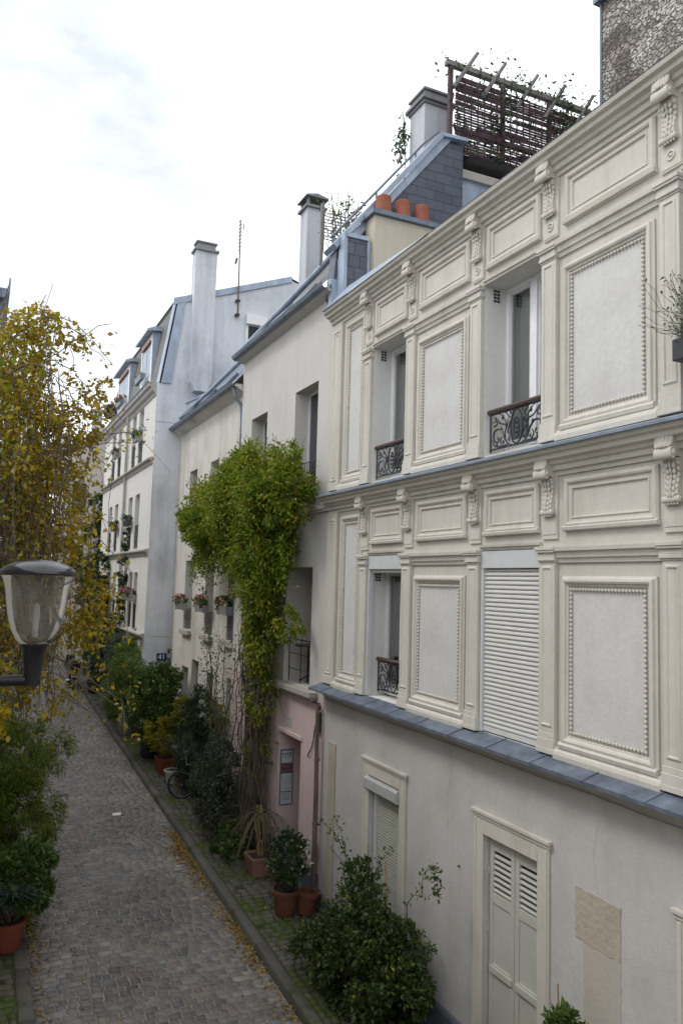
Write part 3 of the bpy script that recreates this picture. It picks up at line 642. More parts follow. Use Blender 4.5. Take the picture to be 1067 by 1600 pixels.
def scroll(c, r0, r1, a0, a1, n=16): return [(c[0], c[1]+(r0+(r1-r0)*i/(n-1))*math.cos(a0+(a1-a0)*i/(n-1)), c[2]+(r0+(r1-r0)*i/(n-1))*math.sin(a0+(a1-a0)*i/(n-1))) for i in range(n)]
def railing(y0, y1, z0, z1, x):
    # cast-iron guard: two posts, rails, a central oval cartouche and leafy scrolls either side
    b = MB(); w = y1-y0; h = z1-z0; m = (y0+y1)/2; R = .0095
    for y in (y0+.015, y1-.015): b.tube([(x,y,z0),(x,y,z1)], .014, 6)
    b.tube([(x,y0,z0+.035),(x,y1,z0+.035)], .011, 6); b.tube([(x,y0,z1-.045),(x,y1,z1-.045)], .010, 6)
    zc = z0+.5*h; k = w/1.1
    b.tube([(x, m+.12*k*math.cos(2*math.pi*i/20), zc+.215*math.sin(2*math.pi*i/20)) for i in range(21)], R*1.2, 6)
    b.tube([(x, m+.055*k*math.cos(2*math.pi*i/16), zc-.02+.12*math.sin(2*math.pi*i/16)) for i in range(17)], R, 6)
    for i in range(5): b.ball((x,m,zc-.13+.06*i), .028, 6, 4, (.5,.9,.8))
    for s in (-1,1):
        T = lambda y, z: (x, m+s*y*k, z0+z*h)
        def cur(pts, r=R): 
            P = [Vector(T(*p)) for p in pts]; out = []
            for i in range(len(P)-1):
                p0, p1, p2, p3 = P[max(i-1,0)], P[i], P[i+1], P[min(i+2,len(P)-1)]
                for t in (0,.25,.5,.75): out.append(.5*((2*p1)+(p2-p0)*t+(2*p0-5*p1+4*p2-p3)*t*t+(3*p1-p0-3*p2+p3)*t**3))
            out.append(P[-1]); b.tube(out, [r*(1.25-.6*i/(len(out)-1)) for i in range(len(out))], 6)
        cur([(.02,.06),(.16,.12),(.24,.34),(.20,.60),(.28,.82),(.36,.90)]); cur([(.24,.34),(.34,.52),(.45,.50),(.47,.34),(.42,.22),(.36,.26),(.38,.34)], R*1.2)
        cur([(.16,.12),(.30,.10),(.44,.14),(.50,.30)]); cur([(.20,.60),(.33,.66),(.40,.78),(.47,.86)]); cur([(.14,.75),(.20,.88),(.17,.96)]); cur([(.12,.30),(.17,.44),(.14,.60),(.19,.74)])
        cur([(.28,.10),(.33,.22),(.30,.34)]); cur([(.46,.62),(.40,.66),(.42,.74),(.49,.72)])
        for (y, z, r, e) in ((.24,.34,.04,1.3),(.20,.60,.042,1.5),(.28,.80,.036,1.4),(.31,.52,.034,1.2),(.17,.44,.03,1.6),(.40,.16,.03,1.1),(.38,.32,.026,1),(.43,.80,.026,1.2),(.15,.24,.03,1.4),(.22,.9,.024,1.3),(.12,.86,.026,1.3),(.27,.20,.03,1.2)):
            b.ball(T(y, z), r*.8, 6, 4, (.35,.8,e))
    o = b.build('railing', M['iron'], H1, auto=60)
    t = MB(); t.prism([(x-.03,z1-.03),(x-.035,z1),(x-.02,z1+.025),(x+.02,z1+.025),(x+.035,z1),(x+.03,z1-.03)], 'y', y0-.02, y1+.02); t.build('handrail', M['rail_wood'], o)
railing(10.26, 11.32, 7.66, 8.19, 5.87); railing(7.10, 8.18, 7.66, 8.19, 5.87); railing(3.94, 5.01, 7.66, 8.19, 5.87)
railing(10.28, 11.30, 4.24, 4.76, 5.98)
def window(y0, y1, z0, z1, x, curt='curtain', vent=True):
    b = MB(); t = .06
    b.box(x, x+.07, y0, y0+t, z0, z1); b.box(x, x+.07, y1-t, y1, z0, z1); b.box(x, x+.07, y0+t, y1-t, z1-t, z1); b.box(x, x+.07, y0+t, y1-t, z0, z0+.09)
    m = (y0+y1)/2; b.box(x-.015, x+.055, m-.06, m+.06, z0+.09, z1-t)
    fr = b.build('window', M['white_paint'], H1, bevel=.004)
    s = MB()
    for a, c in ((y0+t, m-.06), (m+.06, y1-t)):
        s.box(x+.012, x+.05, a, a+.045, z0+.09, z1-t); s.box(x+.012, x+.05, c-.045, c, z0+.09, z1-t); s.box(x+.012, x+.05, a+.045, c-.045, z1-t-.05, z1-t); s.box(x+.012, x+.05, a+.045, c-.045, z0+.09, z0+.2)
    s.build('sash', M['alu'], fr)
    g = MB(); g.quad((x+.03,y0+t,z0+.09),(x+.03,y0+t,z1-t),(x+.03,y1-t,z1-t),(x+.03,y1-t,z0+.09)); g.build('pane', M['glass'], fr)
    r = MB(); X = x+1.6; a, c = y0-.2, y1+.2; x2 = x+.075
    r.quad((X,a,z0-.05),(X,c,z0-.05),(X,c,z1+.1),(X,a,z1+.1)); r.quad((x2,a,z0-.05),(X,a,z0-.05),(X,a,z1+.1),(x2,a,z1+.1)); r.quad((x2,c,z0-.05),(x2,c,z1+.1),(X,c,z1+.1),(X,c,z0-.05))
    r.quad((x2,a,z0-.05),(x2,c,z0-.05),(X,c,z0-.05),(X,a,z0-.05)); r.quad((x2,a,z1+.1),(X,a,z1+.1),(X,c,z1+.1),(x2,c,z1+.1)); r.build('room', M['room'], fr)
    def drape(a, c, x, k):
        n = 40; v = []; 
        for z in (z0+.02, z1-.08):
            for i in range(n+1): v.append((x + .028*math.sin(i*k) + .012*math.sin(i*k*2.3), a+(c-a)*i/n, z))
        q = MB(); q.add(v, [(i, i+1, n+2+i, n+1+i) for i in range(n)]); q.build('curtain', M[curt], fr, smooth=True)
    drape(m-.12, y1-.03, x+.16, 1.1); drape(y0+.03, y0+.28, x+.16, 1.3)
    if vent:
        v = MB()
        for i in range(2):
            for k in range(4): v.box(x-.20+.055*i, x-.16+.055*i, y1-.008, y1-.001, z1-.20+.045*k, z1-.17+.045*k)
        v.build('air_vent', M['ink'], fr)
window(10.22, 11.36, 7.64, 9.88, 6.13); window(7.06, 8.22, 7.64, 9.88, 6.13); window(3.90, 5.05, 7.64, 9.88, 6.13, vent=False)
window(10.22, 11.36, 4.19, 6.2, 6.12, 'curtain_green')
def roller(y0, y1, z0, z1, xb, boxed, closed, mat):
    g = MB(); zt = z1
    if boxed: g.box(xb-.035, xb+.14, y0+.002, y1-.002, z1-.215, z1-.002); zt = z1-.215
    o = g.build('roller_shutter', M['alu'], H1, bevel=.006)
    for y in (y0+.002, y1-.042): r = MB(); r.box(xb-.03, xb+.05, y, y+.04, z0, zt-.002); r.build('guide_rail', M['alu'], o)
    if closed:
        s = MB(); z = z0+.01; ph = .054
        s.box(xb+.0, xb+.03, y0+.045, y1-.045, z, z+.06); z += .062
        while z < zt-.02:
            t = min(z+ph, zt-.004)
            s.prism([(xb+.028,z),(xb+.006,z+.004),(xb-.002,z+(t-z)*.35),(xb+.002,z+(t-z)*.75),(xb+.016,t-.004),(xb+.028,t-.001)], 'y', y0+.045, y1-.045); z += ph
        s.build('slats', mat, o)
    else:
        s = MB(); s.box(xb+.01, xb+.03, y0+.045, y1-.045, zt-.05, zt-.003); s.build('slats', mat, o)
roller(7.06, 8.22, 4.18, 6.40, 5.815, True, True, M['shutter']); roller(10.22, 11.36, 4.18, 6.40, 5.815, True, False, M['shutter'])
roller(3.90, 5.05, 4.18, 6.40, 5.815, True, True, M['shutter'])
# ---- ground floor
M['old_alu'] = plain('aged_shutter_box', (.42,.42,.41), rough=.5, var=.12)
def ground_floor():
    b = MB(); b.wall(5.80, Y0, Y1-.02, -.5, 3.95, [(10.17,11.14,.98,2.98,.16),(7.09,8.10,.05,2.97,.12),(4.0,5.08,.05,2.97,.12)], .16); b.build('ground_floor_wall', M['ground_wall'], H1)
    for a, c in ((8.31,12.9),(5.21,6.91),(Y0,3.85)): p = MB(); p.prism([(5.80,-.5),(5.76,-.5),(5.76,.52),(5.775,.56),(5.80,.57)], 'y', a, c); p.build('plinth', M['plinth'], H1)
    q = MB(); q.box(5.775, 5.80, 12.42, 12.70, .57, 3.2); q.build('corner_strip', M['stone'], H1, bevel=.01)
    CAS = [(0,0),(0,.03),(.03,.045),(.055,.045),(.06,.025),(.13,.025),(.135,.035),(.16,.035),(.165,0)]
    def casing(y0, y1, z0, z1, w):
        c = MB()
        for a, d in ((y0-w, y0), (y1, y1+w)):
            c.box(5.77, 5.797, a, d, z0, z1+w); c.box(5.757, 5.797, a+.02 if a < y0 else d-.06, a+.06 if a < y0 else d-.02, z0, z1+w-.02)
        c.box(5.768, 5.797, y0+.002, y1-.002, z1+.002, z1+w); c.box(5.755, 5.797, y0-w-.015, y1+w+.015, z1+w, z1+w+.045); c.box(5.735, 5.797, y0-w-.035, y1+w+.035, z1+w+.045, z1+w+.085)
        return c.build('casing', M['cream'], H1, bevel=.005)
    casing(10.17, 11.14, .98, 2.98, .18); casing(7.09, 8.10, -.2, 2.97, .19); casing(4.0, 5.08, -.2, 2.97, .13)
    s = MB(); s.box(5.70, 5.80, 9.98, 11.33, .90, .978); s.build('sill', M['stone_grey'], H1, bevel=.008)
    o = MB(); o.prism([(5.80,2.79),(5.735,2.775),(5.725,2.785),(5.725,2.925),(5.735,2.94),(5.80,2.965)], 'y', 10.18, 11.22); o = o.build('roller_shutter', M['old_alu'], H1, bevel=.005)
    for y in (10.172, 11.0): g = MB(); g.box(5.83, 5.90, y, y+.035, .98, 2.76); g.build('guide_rail', M['alu'], o)
    sl = MB(); z = .985
    while z < 2.76:
        sl.prism([(5.885,z),(5.868,z+.003),(5.862,z+.018),(5.866,z+.034),(5.885,z+.042)], 'y', 10.21, 11.0); z += .044
    sl.build('slats', M['old_shutter'], o)
    rv = MB(); rv.box(5.90, 5.96, 10.17, 11.14, .98, 2.98); rv.build('shutter_backing', M['white_paint'], o)
    def leaf(y0, y1, side):
        X = 5.865; d = MB(); st = .075; z0, z1 = .07, 2.955
        for a in (y0, y1-st): d.box(X, X+.035, a, a+st, z0, z1)
        for a, c in ((z0,.22),(1.37,1.50),(2.19,2.31),(2.80,z1)): d.box(X, X+.035, y0+st, y1-st, a, c)
        o = d.build('shutter_door', M['door_paint'], H1, bevel=.004)
        p = MB(); p.box(X+.014, X+.03, y0+st, y1-st, .22, 1.37); p.box(X+.014, X+.03, y0+st, y1-st, 1.50, 2.19); p.build('panel', M['door_paint'], o)
        l = MB(); z = 2.335
        while z < 2.79:
            l.prism([(X+.004,z-.008),(X+.002,z+.006),(X+.034,z+.022),(X+.036,z+.012)], 'y', y0+st, y1-st); z += .066
        l.build('louvre', M['door_paint'], o)
        k = MB(); k.box(X+.037, X+.045, y0, y1, z0, z1); k.build('backing', M['ink'], o)  # black sheet painting the shade seen between the louvres
        r = MB(); r.box(X-.022, X, y0+.03, y1-.03, 1.40, 1.475); r.build('middle_rail', M['door_paint'], o, bevel=.004)
        h = MB()
        for z in (.5, 1.9, 2.55): h.tube([(X-.012, y1+.002 if side else y0-.002, z-.05), (X-.012, y1+.002 if side else y0-.002, z+.05)], .012, 8)
        h.build('hinge', M['door_paint'], o)
    leaf(7.60, 8.085, 1); leaf(7.105, 7.59, 0); leaf(4.55, 5.07, 1); leaf(4.02, 4.54, 0)
    def patch(y0, y1, z0, z1, x, mat, jag):
        P = []
        for (a, b), (c, d) in (((y0,z0),(y1,z0)),((y1,z0),(y1,z1)),((y1,z1),(y0,z1)),((y0,z1),(y0,z0))):
            n = max(3, int(math.hypot(c-a, d-b)/.045))
            for i in range(n): P.append((a+(c-a)*i/n+random.uniform(-jag,jag), b+(d-b)*i/n+random.uniform(-jag,jag)))
        s = MB(); s.prism(P, 'x', x, 5.80); s.build('bare_stone_patch', mat, H1)
    patch(5.89, 6.51, 2.42, 2.92, 5.792, M['stone'], .011); patch(5.89, 6.39, .58, 2.41, 5.794, M['patch'], .009)
    cb = MB(); y = Y1-.1; pts = []
    while y > Y0: pts.append((5.79, y, 3.885+random.uniform(-.012,.008))); y -= .35
    cb.tube(pts, .006, 5); cb.build('cable', M['stone_grey'], H1)
    cb = MB(); cb.tube([(5.79,12.45,1.52),(5.72,12.35,1.5),(5.70,12.0,1.47),(5.72,11.75,1.44),(5.795,11.7,1.44)], .008, 5); cb.build('wall_wire', M['pipe'], H1)
    for y, z in ((8.63,2.42),(9.3,1.2),(6.75,.9)): k = MB(); k.tube([(5.81,y,z),(5.772,y,z)], .014, 7); k.build('wall_fixing', M['pipe'], H1)
    for P in ([(8.9,3.9),(8.86,3.5),(8.95,3.2),(8.9,2.9),(8.97,2.6)], [(7.9,3.3),(7.86,3.5),(7.93,3.7),(7.9,3.92)], [(6.2,2.94),(6.26,3.3),(6.2,3.6)]):
        k = MB(); k.tube([(5.7995,y,z) for y, z in P], .0022, 4); k.build('hairline_crack', M['stone_grey'], H1)
M['patch'] = render_wall('scraped_render', (.46,.42,.37), (.39,.345,.29), streak=.2, blotch=.5, bump=.35, bscale=25)
ground_floor()
# ------------------------------------------------------------------ the pink-footed house
H2 = thing('pink_house', 'narrow white house with pale pink ground floor beside the ornate cream house', 'house', (5.8, 15.8, gz(15.8)))
def simple_window(root, x, y0, y1, z0, z1, name='window', glass='glass_dark', bars=0, mat='white_paint', t=.05):
    b = MB(); b.box(x, x+.05, y0, y0+t, z0, z1); b.box(x, x+.05, y1-t, y1, z0, z1); b.box(x, x+.05, y0+t, y1-t, z1-t, z1); b.box(x, x+.05, y0+t, y1-t, z0, z0+t)
    m = (y0+y1)/2; b.box(x-.01, x+.05, m-.03, m+.03, z0+t, z1-t)
    for i in range(bars):
        z = z0 + (z1-z0)*(i+1)/(bars+1); b.box(x+.008, x+.045, y0+t, m-.03, z-.012, z+.012); b.box(x+.008, x+.045, m+.03, y1-t, z-.012, z+.012)
    o = b.build(name, M[mat], root)
    g = MB(); g.box(x+.03, x+.06, y0+t*.5, y1-t*.5, z0+t*.5, z1-t*.5); g.build('pane', M[glass], o); return o
def half_gutter(x, z, y0, y1, r=.085):
    b = MB(); n = 8; P = [(x+r*math.cos(math.pi+math.pi*i/n), z+r*math.sin(math.pi+math.pi*i/n)) for i in range(n+1)]
    Q = [(x+(r-.012)*math.cos(2*math.pi-math.pi*i/n), z+(r-.012)*math.sin(2*math.pi-math.pi*i/n)) for i in range(n+1)]
    b.prism(P+Q, 'y', y0, y1); b.tube([(x-r, y0, z), (x-r, y1, z)], .014, 6)
    y = y0+.5
    while y < y1: b.prism([(p[0]*1.0+(p[0]-x)*.05, p[1]-.006) for p in P]+Q, 'y', y-.02, y+.02); y += .75
    return b
M['chimney_cap'] = render_wall('dark_chimney_cap', (.25,.25,.26), (.15,.15,.15), streak=.6, blotch=.5)
def house2():
    Ya, Yb = 13.0, 18.55; X = 5.80
    H = [(13.7,14.9,7.45,9.86,.34),(16.62,17.74,7.45,9.80,.34),(13.70,15.05,3.96,6.24,.75)]
    b = MB(); b.wall(X, Ya, Yb, 3.84, 11.5, H, .34); b.build('upper_wall', M['white_wall'], H2)
    b = MB(); b.wall(X-.004, Ya+.004, Yb, -.3, 3.84, [(14.0,15.15,.1,2.94,.75),(16.3,17.2,.9,2.7,.14)], .7); b.build('pink_wall', M['pink'], H2)
    p = MB()
    for a, c in ((Ya+.006,13.998),(15.152,Yb-.002)):
        p = MB(); p.prism([(X-.002,-.3),(X-.03,-.3),(X-.03,.80),(X-.015,.84),(X-.002,.84)], 'y', a, c); p.build('plinth', M['plinth'], H2)
    p = MB(); p.box(X+.05, X+.745, 15.13, 15.149, .1, .86); p.build('plinth', M['plinth'], H2)
    s = MB()
    b = MB(); b.box(5.70, X, Ya+.01, Yb, 7.30, 7.39); b.box(5.73, X, Ya+.01, Yb, 7.26, 7.299); b.build('floor_band', M['white_wall'], H2, bevel=.01)
    q = MB(); q.box(5.62, X+.3, 13.28, 15.1, 3.845, 3.95); q.box(5.66, X, 13.30, 15.08, 3.80, 3.844); q.build('balcony_sill', M['stone_grey'], H2, bevel=.01)
    simple_window(H2, X+.30, 13.7, 14.9, 7.45, 9.86); simple_window(H2, X+.30, 16.62, 17.74, 7.45, 9.80); 
    simple_window(H2, X+.74, 13.70, 15.05, 3.98, 6.24, 'french_window'); simple_window(H2, X+.12, 16.3, 17.2, .9, 2.7)
    d = MB(); d.box(X+.70, X+.745, 14.0, 15.13, .12, 2.93)
    for a, c in ((14.1,14.5),(14.62,15.02)):
        for z0, z1 in ((.3,1.2),(1.35,2.75)): d.frame(X+.70, a, c, z0, z1, [(0,0),(.01,.012),(.03,.012),(.04,0)])
    d = d.build('door', M['plinth'], H2); k = MB(); k.ball((X+.67,14.55,1.2), .03, 10, 6); k.build('handle', M['chrome'], d)
    l = MB(); l.box(5.765, X-.004, 13.93, 15.22, 2.95, 3.03); l.build('door_hood', M['pink'], H2, bevel=.01)
    # guard rail across the loggia opening
    r = MB(); x = 5.90
    r.box(x-.012, x+.012, 13.71, 15.04, 4.80, 4.82)
    for y in (13.73, 14.4, 15.02): r.tube([(x,y,3.96),(x,y,4.8)], .009, 5)
    for z in (4.22, 4.52): r.tube([(x,13.71,z),(x,15.04,z)], .008, 5)
    r.build('railing', M['iron'], H2)
    # upper guard rails
    for a, c in ((13.72,14.88),(16.64,17.72)):
        r = MB()
        for z in (7.6, 8.15, 8.35): r.tube([(X+.12,a,z),(X+.12,c,z)], .011, 5)
        n = 9
        for i in range(n): y = a+.04+(c-a-.08)*i/(n-1); r.tube([(X+.12,y,7.6),(X+.12,y,8.35)], .008, 5)
        r.build('railing', M['iron'], H2)
    # roof slope, raised gable parapet and slate gable end
    k = 1.228; xr = 8.3; zr = 11.52+k*(xr-5.6)
    f = MB(); f.quad((5.56,Ya+.25,11.50),(5.56,Yb+.04,11.50),(xr,Yb+.04,zr),(xr,Ya+.25,zr)); f.quad((xr,Ya,zr),(xr,Yb+.04,zr),(12.8,Yb+.04,zr+.15),(12.8,Ya,zr+.15))
    f.build('roof', M['slate_roof'], H2)
    g = MB(); g.prism([(5.70,11.3),(5.78,12.20),(8.05,14.98),(8.56,15.02),(8.56,13.6),(13,13.6),(13,11.1),(5.9,11.1)], 'y', Ya-.02, Ya+.28); g.build('slate_gable', M['slate'], H2)
    c = MB()
    def cap(p, q, w, t):
        a = math.atan2(q[1]-p[1], q[0]-p[0]); n = (-math.sin(a)*t, math.cos(a)*t)
        c.prism([p, q, (q[0]+n[0],q[1]+n[1]), (p[0]+n[0],p[1]+n[1])], 'y', Ya-.10-w, Ya+.36)
    cap((5.74,12.20),(8.07,15.06),.02,.10); cap((8.0,15.03),(8.62,15.07),.03,.07); cap((8.5,13.605),(13,13.65),.03,.06)
    # flat zinc band down the face of the gable edge
    c.prism([(5.80,12.02),(5.80,12.25),(8.06,15.04),(8.25,15.04)], 'y', Ya-.06, Ya-.021); c.build('zinc_capping', M['zinc'], H2)
    w = MB(); w.prism([(5.68,11.05),(5.70,11.45),(5.66,11.62),(5.86,11.62),(5.86,11.05)], 'y', Ya-.03, Ya+.10); w.build('zinc_hopper', M['zinc'], H2)
    gb = half_gutter(5.58, 11.52, Ya-.02, Yb+.03, .10); gb.build('gutter', M['zinc_dark'], H2)
    so = MB(); so.prism([(5.60,11.42),(5.60,11.47),(5.80,11.47),(5.80,11.36)], 'y', Ya+.01, Yb); so.build('eaves_board', M['white_wall'], H2)
    rl = MB(); pts = [(6.12,13.3,12.60),(6.02,14.4,12.36),(5.9,16.4,12.07),(5.76,18.4,11.78)]; rl.tube(pts, .065, 10)
    rl.build('zinc_roll', M['zinc'], H2)
    for y in (14.3, 15.6, 17.0):
        x0, x1 = 5.66, 5.98; z0, z1 = 11.53+k*(x0-5.6), 11.53+k*(x1-5.6)
        v = MB(); v.prism([(x0,z0),(x0-.05,z0+.05),(x1-.05,z1+.05),(x1,z1)], 'y', y, y+.9); v.build('rooflight', M['zinc_dark'], H2)
    # dormer-like slate box on the party wall
    x = MB(); x.box(5.84, 6.28, Ya+.0-.30, Ya-.025, 11.30, 12.36); o = x.build('slate_box', M['slate_box'], H2)
    y = MB(); y.box(5.80, 5.838, Ya-.31, Ya-.02, 11.3, 12.44); y.box(5.839, 6.30, Ya-.33, Ya-.02, 12.362, 12.44); y.box(6.285, 6.35, Ya-.30, Ya-.03, 11.3, 12.36); y.box(5.839, 5.865, Ya-.308, Ya-.301, 11.3, 12.36); y.build('zinc_trim', M['zinc'], o)
    # rendered stack with three clay pots
    s = MB(); s.box(6.36, 8.6, Ya-.42, Ya-.04, 11.0, 12.86); st = s.build('chimney', M['beige_wall'], H2, bevel=.01)
    s = MB(); s.box(6.28, 8.7, Ya-.50, Ya-.022, 12.862, 12.95); s.build('chimney_cap', M['zinc_dark'], st)
    for i in range(3):
        q = MB(); q.lathe([(.17,0),(.165,.06),(.145,.30),(.15,.36),(.13,.38),(.115,.34),(.11,0)], (6.62+.42*i,Ya-.26,12.951), 18); q.build('chimney_pot', M['pot_orange'], st, auto=40)
    # tall stack at the head of the slope
    s = MB(); s.box(8.46, 9.17, 14.4, 15.05, 13.5, 16.85); st = s.build('chimney', M['chimney_grey'], H2, bevel=.01)
    s = MB(); s.box(8.42, 9.21, 14.36, 15.09, 16.75, 16.82); s.box(8.37, 9.25, 14.31, 15.14, 16.82, 16.90); s.box(8.46, 9.17, 14.4, 15.05, 16.90, 17.06); s.box(8.42, 9.21, 14.36, 15.09, 17.061, 17.12); s.build('chimney_cap', M['chimney_cap'], st, bevel=.01)
    # slender stack lower down the lane with its open cowl
    s = MB(); s.box(6.885, 7.34, 17.3, 17.78, 12.2, 15.28); st = s.build('chimney', M['chimney_grey'], H2, bevel=.01)
    s = MB(); s.box(6.82, 7.39, 17.24, 17.84, 15.22, 15.28)
    for x_ in (6.91, 7.31):
        for y_ in (17.34, 17.74): s.box(x_-.03, x_+.03, y_-.03, y_+.03, 15.28, 15.48)
    s.prism([(6.80,15.48),(6.82,15.51),(7.11,15.58),(7.40,15.51),(7.42,15.48)], 'y', 17.22, 17.86); s.build('chimney_cap', M['chimney_cap'], st)
    # handrail of the roof terrace
    h = MB(); h.tube([(5.95,13.6,12.75),(8.0,13.6,15.25),(8.35,13.6,15.6)], .025, 8)
    for x_, z_ in ((6.0,12.78),(6.9,13.9),(7.8,15.0)): h.tube([(x_,13.6,z_-.6),(x_,13.6,z_)], .02, 6)
    h.build('terrace_handrail', M['zinc_dark'], H2)
    n = MB(); n.box(5.782, 5.796, 14.5, 14.78, 3.12, 3.30); n.build('plaque', M['plaque'], H2, bevel=.003)
    dp = MB(); dp.tube([(5.70,13.03,3.75),(5.69,13.02,3.4),(5.70,13.0,2.2),(5.70,13.0,.15)], [.036,.036,.042,.046], 10)
    for z in (.6, 1.7, 2.8): dp.tube([(5.70,13.0,z),(5.70,13.0,z+.04)], .054, 10)
    dp.build('downpipe', M['pipe'], H2)
    cb = MB()
    cb.tube(sag((5.78,13.25,3.75),(5.74,12.98,3.72),6,.05), .012, 5); cb.tube(sag((5.78,15.05,3.88),(5.77,13.1,3.78),10,.04), .010, 5)
    cb.tube(wig((5.76,13.06,3.75),(5.77,13.35,3.1),6,.02)+wig((5.77,13.35,3.1),(5.78,13.62,2.75),5,.02)[1:], .012, 5)
    cb.tube(wig((5.74,13.07,3.6),(5.75,13.12,2.9),6,.015), .014, 5); cb.tube(wig((5.76,13.1,3.55),(5.77,13.22,3.2),5,.015), .01, 5)
    cb.box(5.73, 5.79, 13.06, 13.2, 3.28, 3.62); cb.build('cable', M['cable'], H2)
    hk = MB(); hk.tube([(5.80,15.55,2.2),(5.74,15.55,2.2),(5.74,15.5,2.25)], .02, 6); hk.build('wall_hook', M['iron'], H2)
house2()
def posters():
    t = thing('notice_board', 'narrow blue-grey framed board of stacked posters inside the recessed pink doorway', 'notice board', (5.95, 15.1, 1.45))
    x0, x1, y = 5.83, 6.11, 15.125
    f = MB(); f.box(x0, x1, y, y+.02, 1.47, 2.56); f.build('board', M['plinth'], t)
    z = 2.535
    for k, (h, m) in enumerate(((.24,'paper'),(.19,'poster_photo'),(.28,'paper'),(.30,'paper'))):
        p = MB(); p.box(x0+.02, x1-.02, y-.006, y, z-h, z); p = p.build('poster', M[m], t)
        i = MB()
        if k in (0,3):
            for j in range(4): 
                xx = x0+.045+.055*j; i.lathe([(0,0),(.018,0),(.018,.004),(0,.004)], (xx,y-.007,z-.06), 10, Matrix.Rotation(math.radians(90),3,'X'))
            for j in range(5 if k == 3 else 2): i.box(x0+.035, x1-.035-.02*(j % 2), y-.008, y-.0062, z-.105-.03*j, z-.098-.03*j)
        elif k == 2:
            for j in range(3):
                for q in range(7): i.box(x0+.035+.075*j, x0+.095+.075*j, y-.008, y-.0062, z-.05-.03*q, z-.044-.03*q)
        if i.v: i.build('printing', M['ink'], p)
        z -= h+.012
posters()
# ------------------------------------------------------------------ the weathered white house beyond
H3 = thing('weathered_house', 'weathered white house with narrow deep windows between pink house and mansard block', 'house', (5.9, 22.0, gz(22)))
def house3():
    X = 5.90; Ya, Yb = 18.55, 25.6
    W = [(23.1,24.0),(20.78,21.63),(18.62,19.45)]
    H = [(a,c,7.45,9.28,.36) for a, c in W] + [(a,c,4.42,6.5,.36) for a, c in W] + [(23.15,23.95,.9,3.32,.26),(22.0,22.75,.6,3.62,.26),(20.5,21.1,.9,3.45,.26),(18.75,19.25,.8,3.5,.26)]
    b = MB(); b.wall(X, Ya, Yb, -.2, 10.85, H, .22); b.build('wall', M['old_wall'], H3)
    e = MB(); e.prism([(5.62,10.80),(5.62,10.86),(5.90,10.86),(5.90,10.62)], 'y', Ya+.02, Yb); e.build('eaves_board', M['old_wall'], H3)
    k = 1.15; xr = 8.2; z0 = 10.88
    r = MB(); r.quad((5.58,Ya+.02,z0),(5.58,Yb,z0),(xr,Yb,z0+k*(xr-5.58)),(xr,Ya+.02,z0+k*(xr-5.58))); r.quad((xr,Ya+.02,z0+k*(xr-5.58)),(xr,Yb,z0+k*(xr-5.58)),(11,Yb,11),(11,Ya+.02,11)); r.build('roof', M['zinc_dark'], H3)
    half_gutter(5.60, 10.88, Ya+.03, Yb-.02, .095).build('gutter', M['zinc_dark'], H3)
    rl = MB(); rl.tube([(5.98,19.2,11.72),(5.88,22,11.45),(5.78,25.2,11.2)], .06, 8); rl.tube([(6.4,24.6,11.95),(6.0,25.4,11.75)], .04, 8); rl.build('zinc_roll', M['zinc'], H3)
    for y in (19.6, 21.6, 23.4): v = MB(); v.prism([(5.68,10.99),(5.62,11.05),(5.95,11.43),(6.01,11.37)], 'y', y, y+.8); v.build('rooflight', M['zinc_dark'], H3)
    d = MB(); d.tube([(5.60,18.75,10.8),(5.66,18.7,10.55),(5.80,18.66,10.35),(5.83,18.64,10.0),(5.83,18.62,4.2)], .045, 8); d.build('downpipe', M['zinc_dark'], H3)
    for i, (a, c) in enumerate(W):
        simple_window(H3, X+.32, a, c, 7.45, 9.28, glass='glass_pale', bars=2); simple_window(H3, X+.32, a, c, 4.42, 6.5, bars=2, glass='glass_pale')
        s = MB(); s.box(X-.12, X+.15, a-.08, c+.08, 4.28, 4.415); s.build('sill', M['stone_grey'], H3, bevel=.01)
        r = MB()
        for z in (4.75, 5.05): r.tube([(X+.05,a,z),(X+.05,c,z)], .010, 5)
        for j in range(7): y = a+.05+(c-a-.1)*j/6; r.tube([(X+.05,y,4.45),(X+.05,y,5.05)], .007, 5)
        r.build('railing', M['iron'], H3); r = MB()
        for z in (7.75, 8.1): r.tube([(X+.05,a,z),(X+.05,c,z)], .010, 5)
        for j in range(7): y = a+.05+(c-a-.1)*j/6; r.tube([(X+.05,y,7.5),(X+.05,y,8.1)], .007, 5)
        r.build('railing', M['iron'], H3)
    for a, c, z0, z1 in ((23.15,23.95,.9,3.32),(20.5,21.1,.9,3.45),(18.75,19.25,.8,3.5)): simple_window(H3, X+.22, a, c, z0, z1, bars=1)
    b = MB(); b.box(X+.17, X+.22, 22.0, 22.75, .6, 3.62); b.build('door', M['grey_wood'], H3)
    p = MB(); p.box(X-.02, X-.002, 21.15, 21.95, .3, 1.0); p.build('plinth', M['plinth'], H3)
house3()
